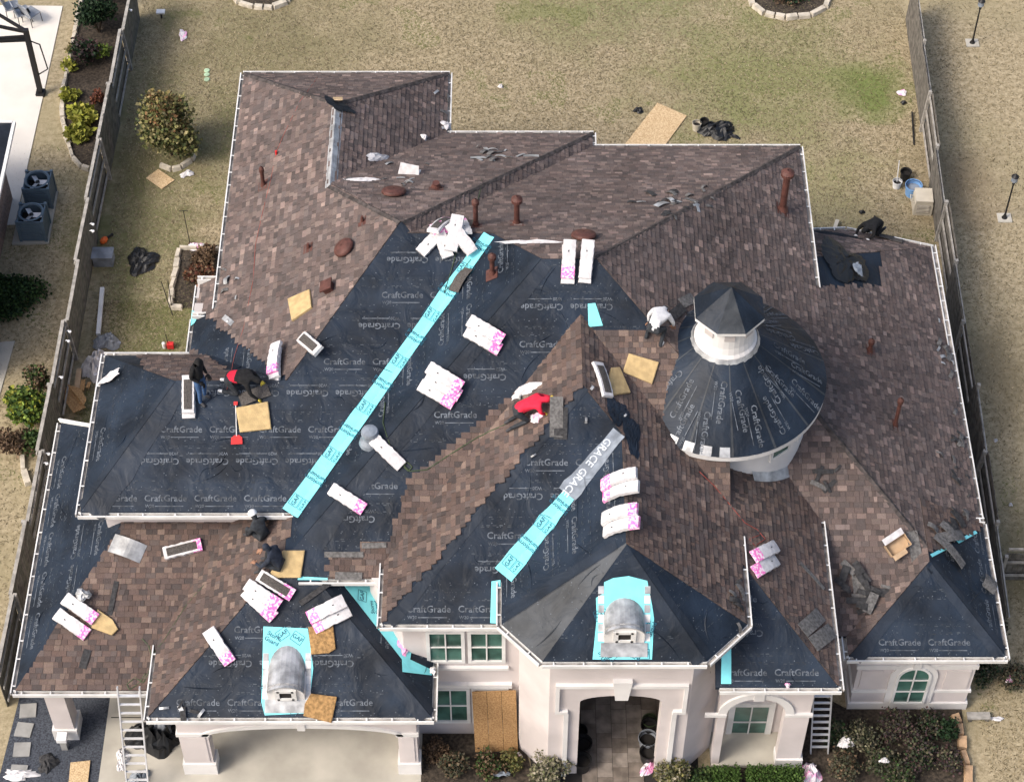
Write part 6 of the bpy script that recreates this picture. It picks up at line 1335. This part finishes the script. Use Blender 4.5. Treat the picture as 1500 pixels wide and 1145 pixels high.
for k, (px, py) in enumerate(((303, 104), (303, 110), (303, 117))):
    mb = MB(); mb.lathe([(.10, 0), (.10, .03), (.085, .04)], 16, U(px, py, 0)); tag(mb.build('sprinkler_lid', mat('pale_green_lid_%d' % k, (.35, .48, .32), .6)), ['farthest', 'middle', 'nearest'][k] + ' of three pale green round lids in the lawn', 'lid', 'round lids in the lawn')
def pole(a, b, r, m, label, name='pole', cat='pole', cross=None):
    t = thing(name, label, cat, Matrix.Translation(a)); mb = MB(); mb.tube([Vector((0, 0, 0)), b - a], r, 6); mb.build('shaft', MT[m], t, True)
    if cross: mb = MB(); mb.tube([b - a + Vector(cross), b - a - Vector(cross)], r * .8, 6); mb.build('crossbar', MT[m], t, True)
    return t
c = U(278, 356, 0); pole(c, c + Vector((-.02, 0, 1.5)), .014, 'metal_black', 'thin black plant pole with crossbar above the leafy bed', cross=(.14, 0, 0)); pole(U(1339, 212, .02), U(1336, 164, .1), .03, 'metal_black', 'black pole lying by the right fence'); pole(U(253, 462, .02), U(236, 412, .9), .014, 'metal_black', 'left black prop leaning by the leafy bed'); pole(U(252, 452, .02), U(246, 412, .9), .014, 'metal_black', 'right black prop leaning by the leafy bed')
mb = MB(); a, b = U(150, 422, .15), U(144, 490, .15); mb.bar(a, b, .13, .1); tag(mb.build('gutter_piece', MT['white']), 'long white gutter piece lying in the left side yard', 'gutter piece')
c = U(153, 384, 0); t = thing('storage_bin', 'grey blue lidded storage bin by the left fence', 'bin', Matrix.Translation(c)); mb = MB(); mb.box((0, 0, .2), (.62, .42, .4)); mb.build('body', MT['tarp_grey'], t, True); mb = MB(); mb.box((0, 0, .42), (.68, .48, .06)); mb.build('lid', MT['tarp_grey'], t, True)
c = U(153, 356, 0); t = thing('leaf_blower', 'orange garden tool by the left fence', 'tool', Matrix.Translation(c) @ Matrix.Rotation(.9, 4, 'Z')); mb = MB(); mb.ball((0, 0, .13), (.16, .1, .12), 10, 7); mb.build('housing', MT['orange'], t, True, True); mb = MB(); mb.tube([(.1, 0, .12), (.4, .02, .08)], .04, 8); mb.build('nozzle', MT['metal_black'], t, True)
for k, pts in enumerate(([(88, 582), (104, 575), (128, 606), (110, 614)], [(102, 576), (122, 582), (130, 598), (126, 606)])): osb(pts, ['brown board leaning nearest the left fence', 'brown board overlapping the first by the left fence'][k], 'board_brown', lift=.3 + .12 * k)
for k, (a, b) in enumerate((((112, 575), (116, 540)), ((120, 572), (122, 556)), ((128, 568), (131, 560)))): mb = MB(); mb.bar(U(*a, .25), U(*b, .25), .16 - .03 * k, .03); tag(mb.build('plank', MT['card' if k == 0 else 'board_brown']), ['wide pale plank beside the left fence', 'narrow brown plank beside the pale plank', 'short brown plank near the left gutter'][k], 'plank')
c, n = hit(247, 513); t = thing('fuel_can', 'red and white fuel can on the rear left eave', 'can', Matrix.Translation(c + Vector((0, .1, .02)))); mb = MB(); mb.box((.06, 0, .1), (.2, .14, .2)); mb.build('body', MT['red'], t, True); mb = MB(); mb.lathe([(.06, 0), (.06, .2), (.03, .24)], 12, (-.14, 0, 0)); mb.build('bottle', MT['plastic_white'], t, True); mb = MB(); mb.tube([(0, 0, .2), (-.03, .02, .6)], .012, 6); mb.build('spout', MT['metal_black'], t, True)
# leaning board
y_ = YE - .14; q = [UY(691, 1013, y_), UY(756, 1011, y_)]; q2 = [U(759, 1099, .05), U(696, 1101, .05)]; t = thing('leaning_board', 'large strand board leaning against the front wall over a window', 'wooden board', Matrix.Translation(q2[1])); P4 = [q[0], q[1], q2[0], q2[1]]; nn = (P4[1] - P4[0]).cross(P4[3] - P4[0]).normalized()
for k in range(3):
    f0, f1 = k / 3 + .004, (k + 1) / 3 - .004; a = [P4[0].lerp(P4[1], f0), P4[0].lerp(P4[1], f1), P4[3].lerp(P4[2], f1), P4[3].lerp(P4[2], f0)]; mb = MB(); mb.prism([p - q2[1] for p in a], nn * .02); fix_normals(mb.build('board', MT['board_brown'], t, True))
osb([(104, 1118), (133, 1115), (128, 1160), (100, 1160)], 'small strand board on the driveway', lift=.06)
def ladder(b, tp, w, label):
    t = thing('ladder', label, 'ladder', Matrix.Translation(b)); d = tp - b; L = d.length; x = Vector((0, 0, 1)).cross(d).normalized()
    x = Vector((1, 0, 0))
    for s in (-1, 1): mb = MB(); mb.bar(x * s * w / 2, d + x * s * w / 2, .035, .08, upv=x.cross(d).normalized()); mb.build('rail', MT['alu'], t, True)
    k = int(L / .3)
    for i in range(1, k): mb = MB(); p = d * (i / k); mb.bar(p - x * w / 2, p + x * w / 2, .055, .035); mb.build('rung', MT['alu'], t, True)
ladder(U(203, 1165, .03), U(188, 1006, 3.8), .56, 'aluminium ladder leaning on the low left eave'); ladder(U(1200, 1102, .05), U(1206, 1000, 3.4), .46, 'aluminium ladder in the gap right of the portico')
for k, (px, py, rr, hh, m) in enumerate(((852, 1100, .26, .5, 'metal_black'), (852, 1125, .24, .5, 'metal_black'), (950, 1072, .22, .4, 'metal_black'), (948, 1092, .25, .45, 'tarp_grey'), (948, 1112, .22, .45, 'metal_black'), (849, 1080, .2, .4, 'metal_black'))):
    bucket(px, py, rr, hh, m, ['dark planter on the left of the entry, middle of three', 'dark planter on the left of the entry, nearest', 'dark planter at the back right of the entry', 'grey planter in the middle right of the entry', 'dark planter on the right of the entry, nearest', 'dark planter on the left of the entry, farthest'][k], 'planter', 'planter', taper=.7)
bucket(951, 1062, .2, .3, 'hose_green', 'green glazed planter in the right of the entry', 'planter', 'planter')
c = U(96, 1095, 0); t = thing('garden_lantern', 'grey stone garden lantern beside the gravel', 'lantern', Matrix.Translation(c)); mb = MB(); mb.box((0, 0, .25), (.16, .16, .5)); mb.build('post', MT['paver'], t, True); mb = MB(); mb.box((0, 0, .56), (.26, .26, .14)); mb.build('head', MT['plastic_white'], t, True)
c = U(1432, 1052, 0); t = thing('bench_plank', 'grey wooden plank step beside the right wing', 'plank', Matrix.Translation(c)); mb = MB(); mb.box((0, 0, .15), (.62, .22, .05)); mb.build('board', MT['rail'], t, True); mb = MB(); mb.box((-.22, 0, .06), (.08, .2, .12)); mb.box((.22, 0, .06), (.08, .2, .12)); mb.build('support', MT['wood2'], t, True)
strip((1290, 352), (1306, 349), 'dark shingle pile right of the worker at the curved eave', m='strip2', L=.5, W=.4, lift=.08)
strip((1306, 356), (1318, 352), 'second dark shingle pile right of the worker at the curved eave', m='stackedge', L=.5, W=.4, lift=.06)
strip((1212, 340), (1232, 336), 'pale board strip on the curved eave', m='beige', L=.8, W=.12, lift=.12)
crumple(494, 157, .95, .34, .04, 'tarp', 'black patch of underlayment at the back left apex', 'underlayment_patch', 'patch', 61, lift=.06, n=7)
osb([(488, 150), (502, 150), (502, 154), (488, 154)], 'small wooden block on the back left apex', lift=.14)
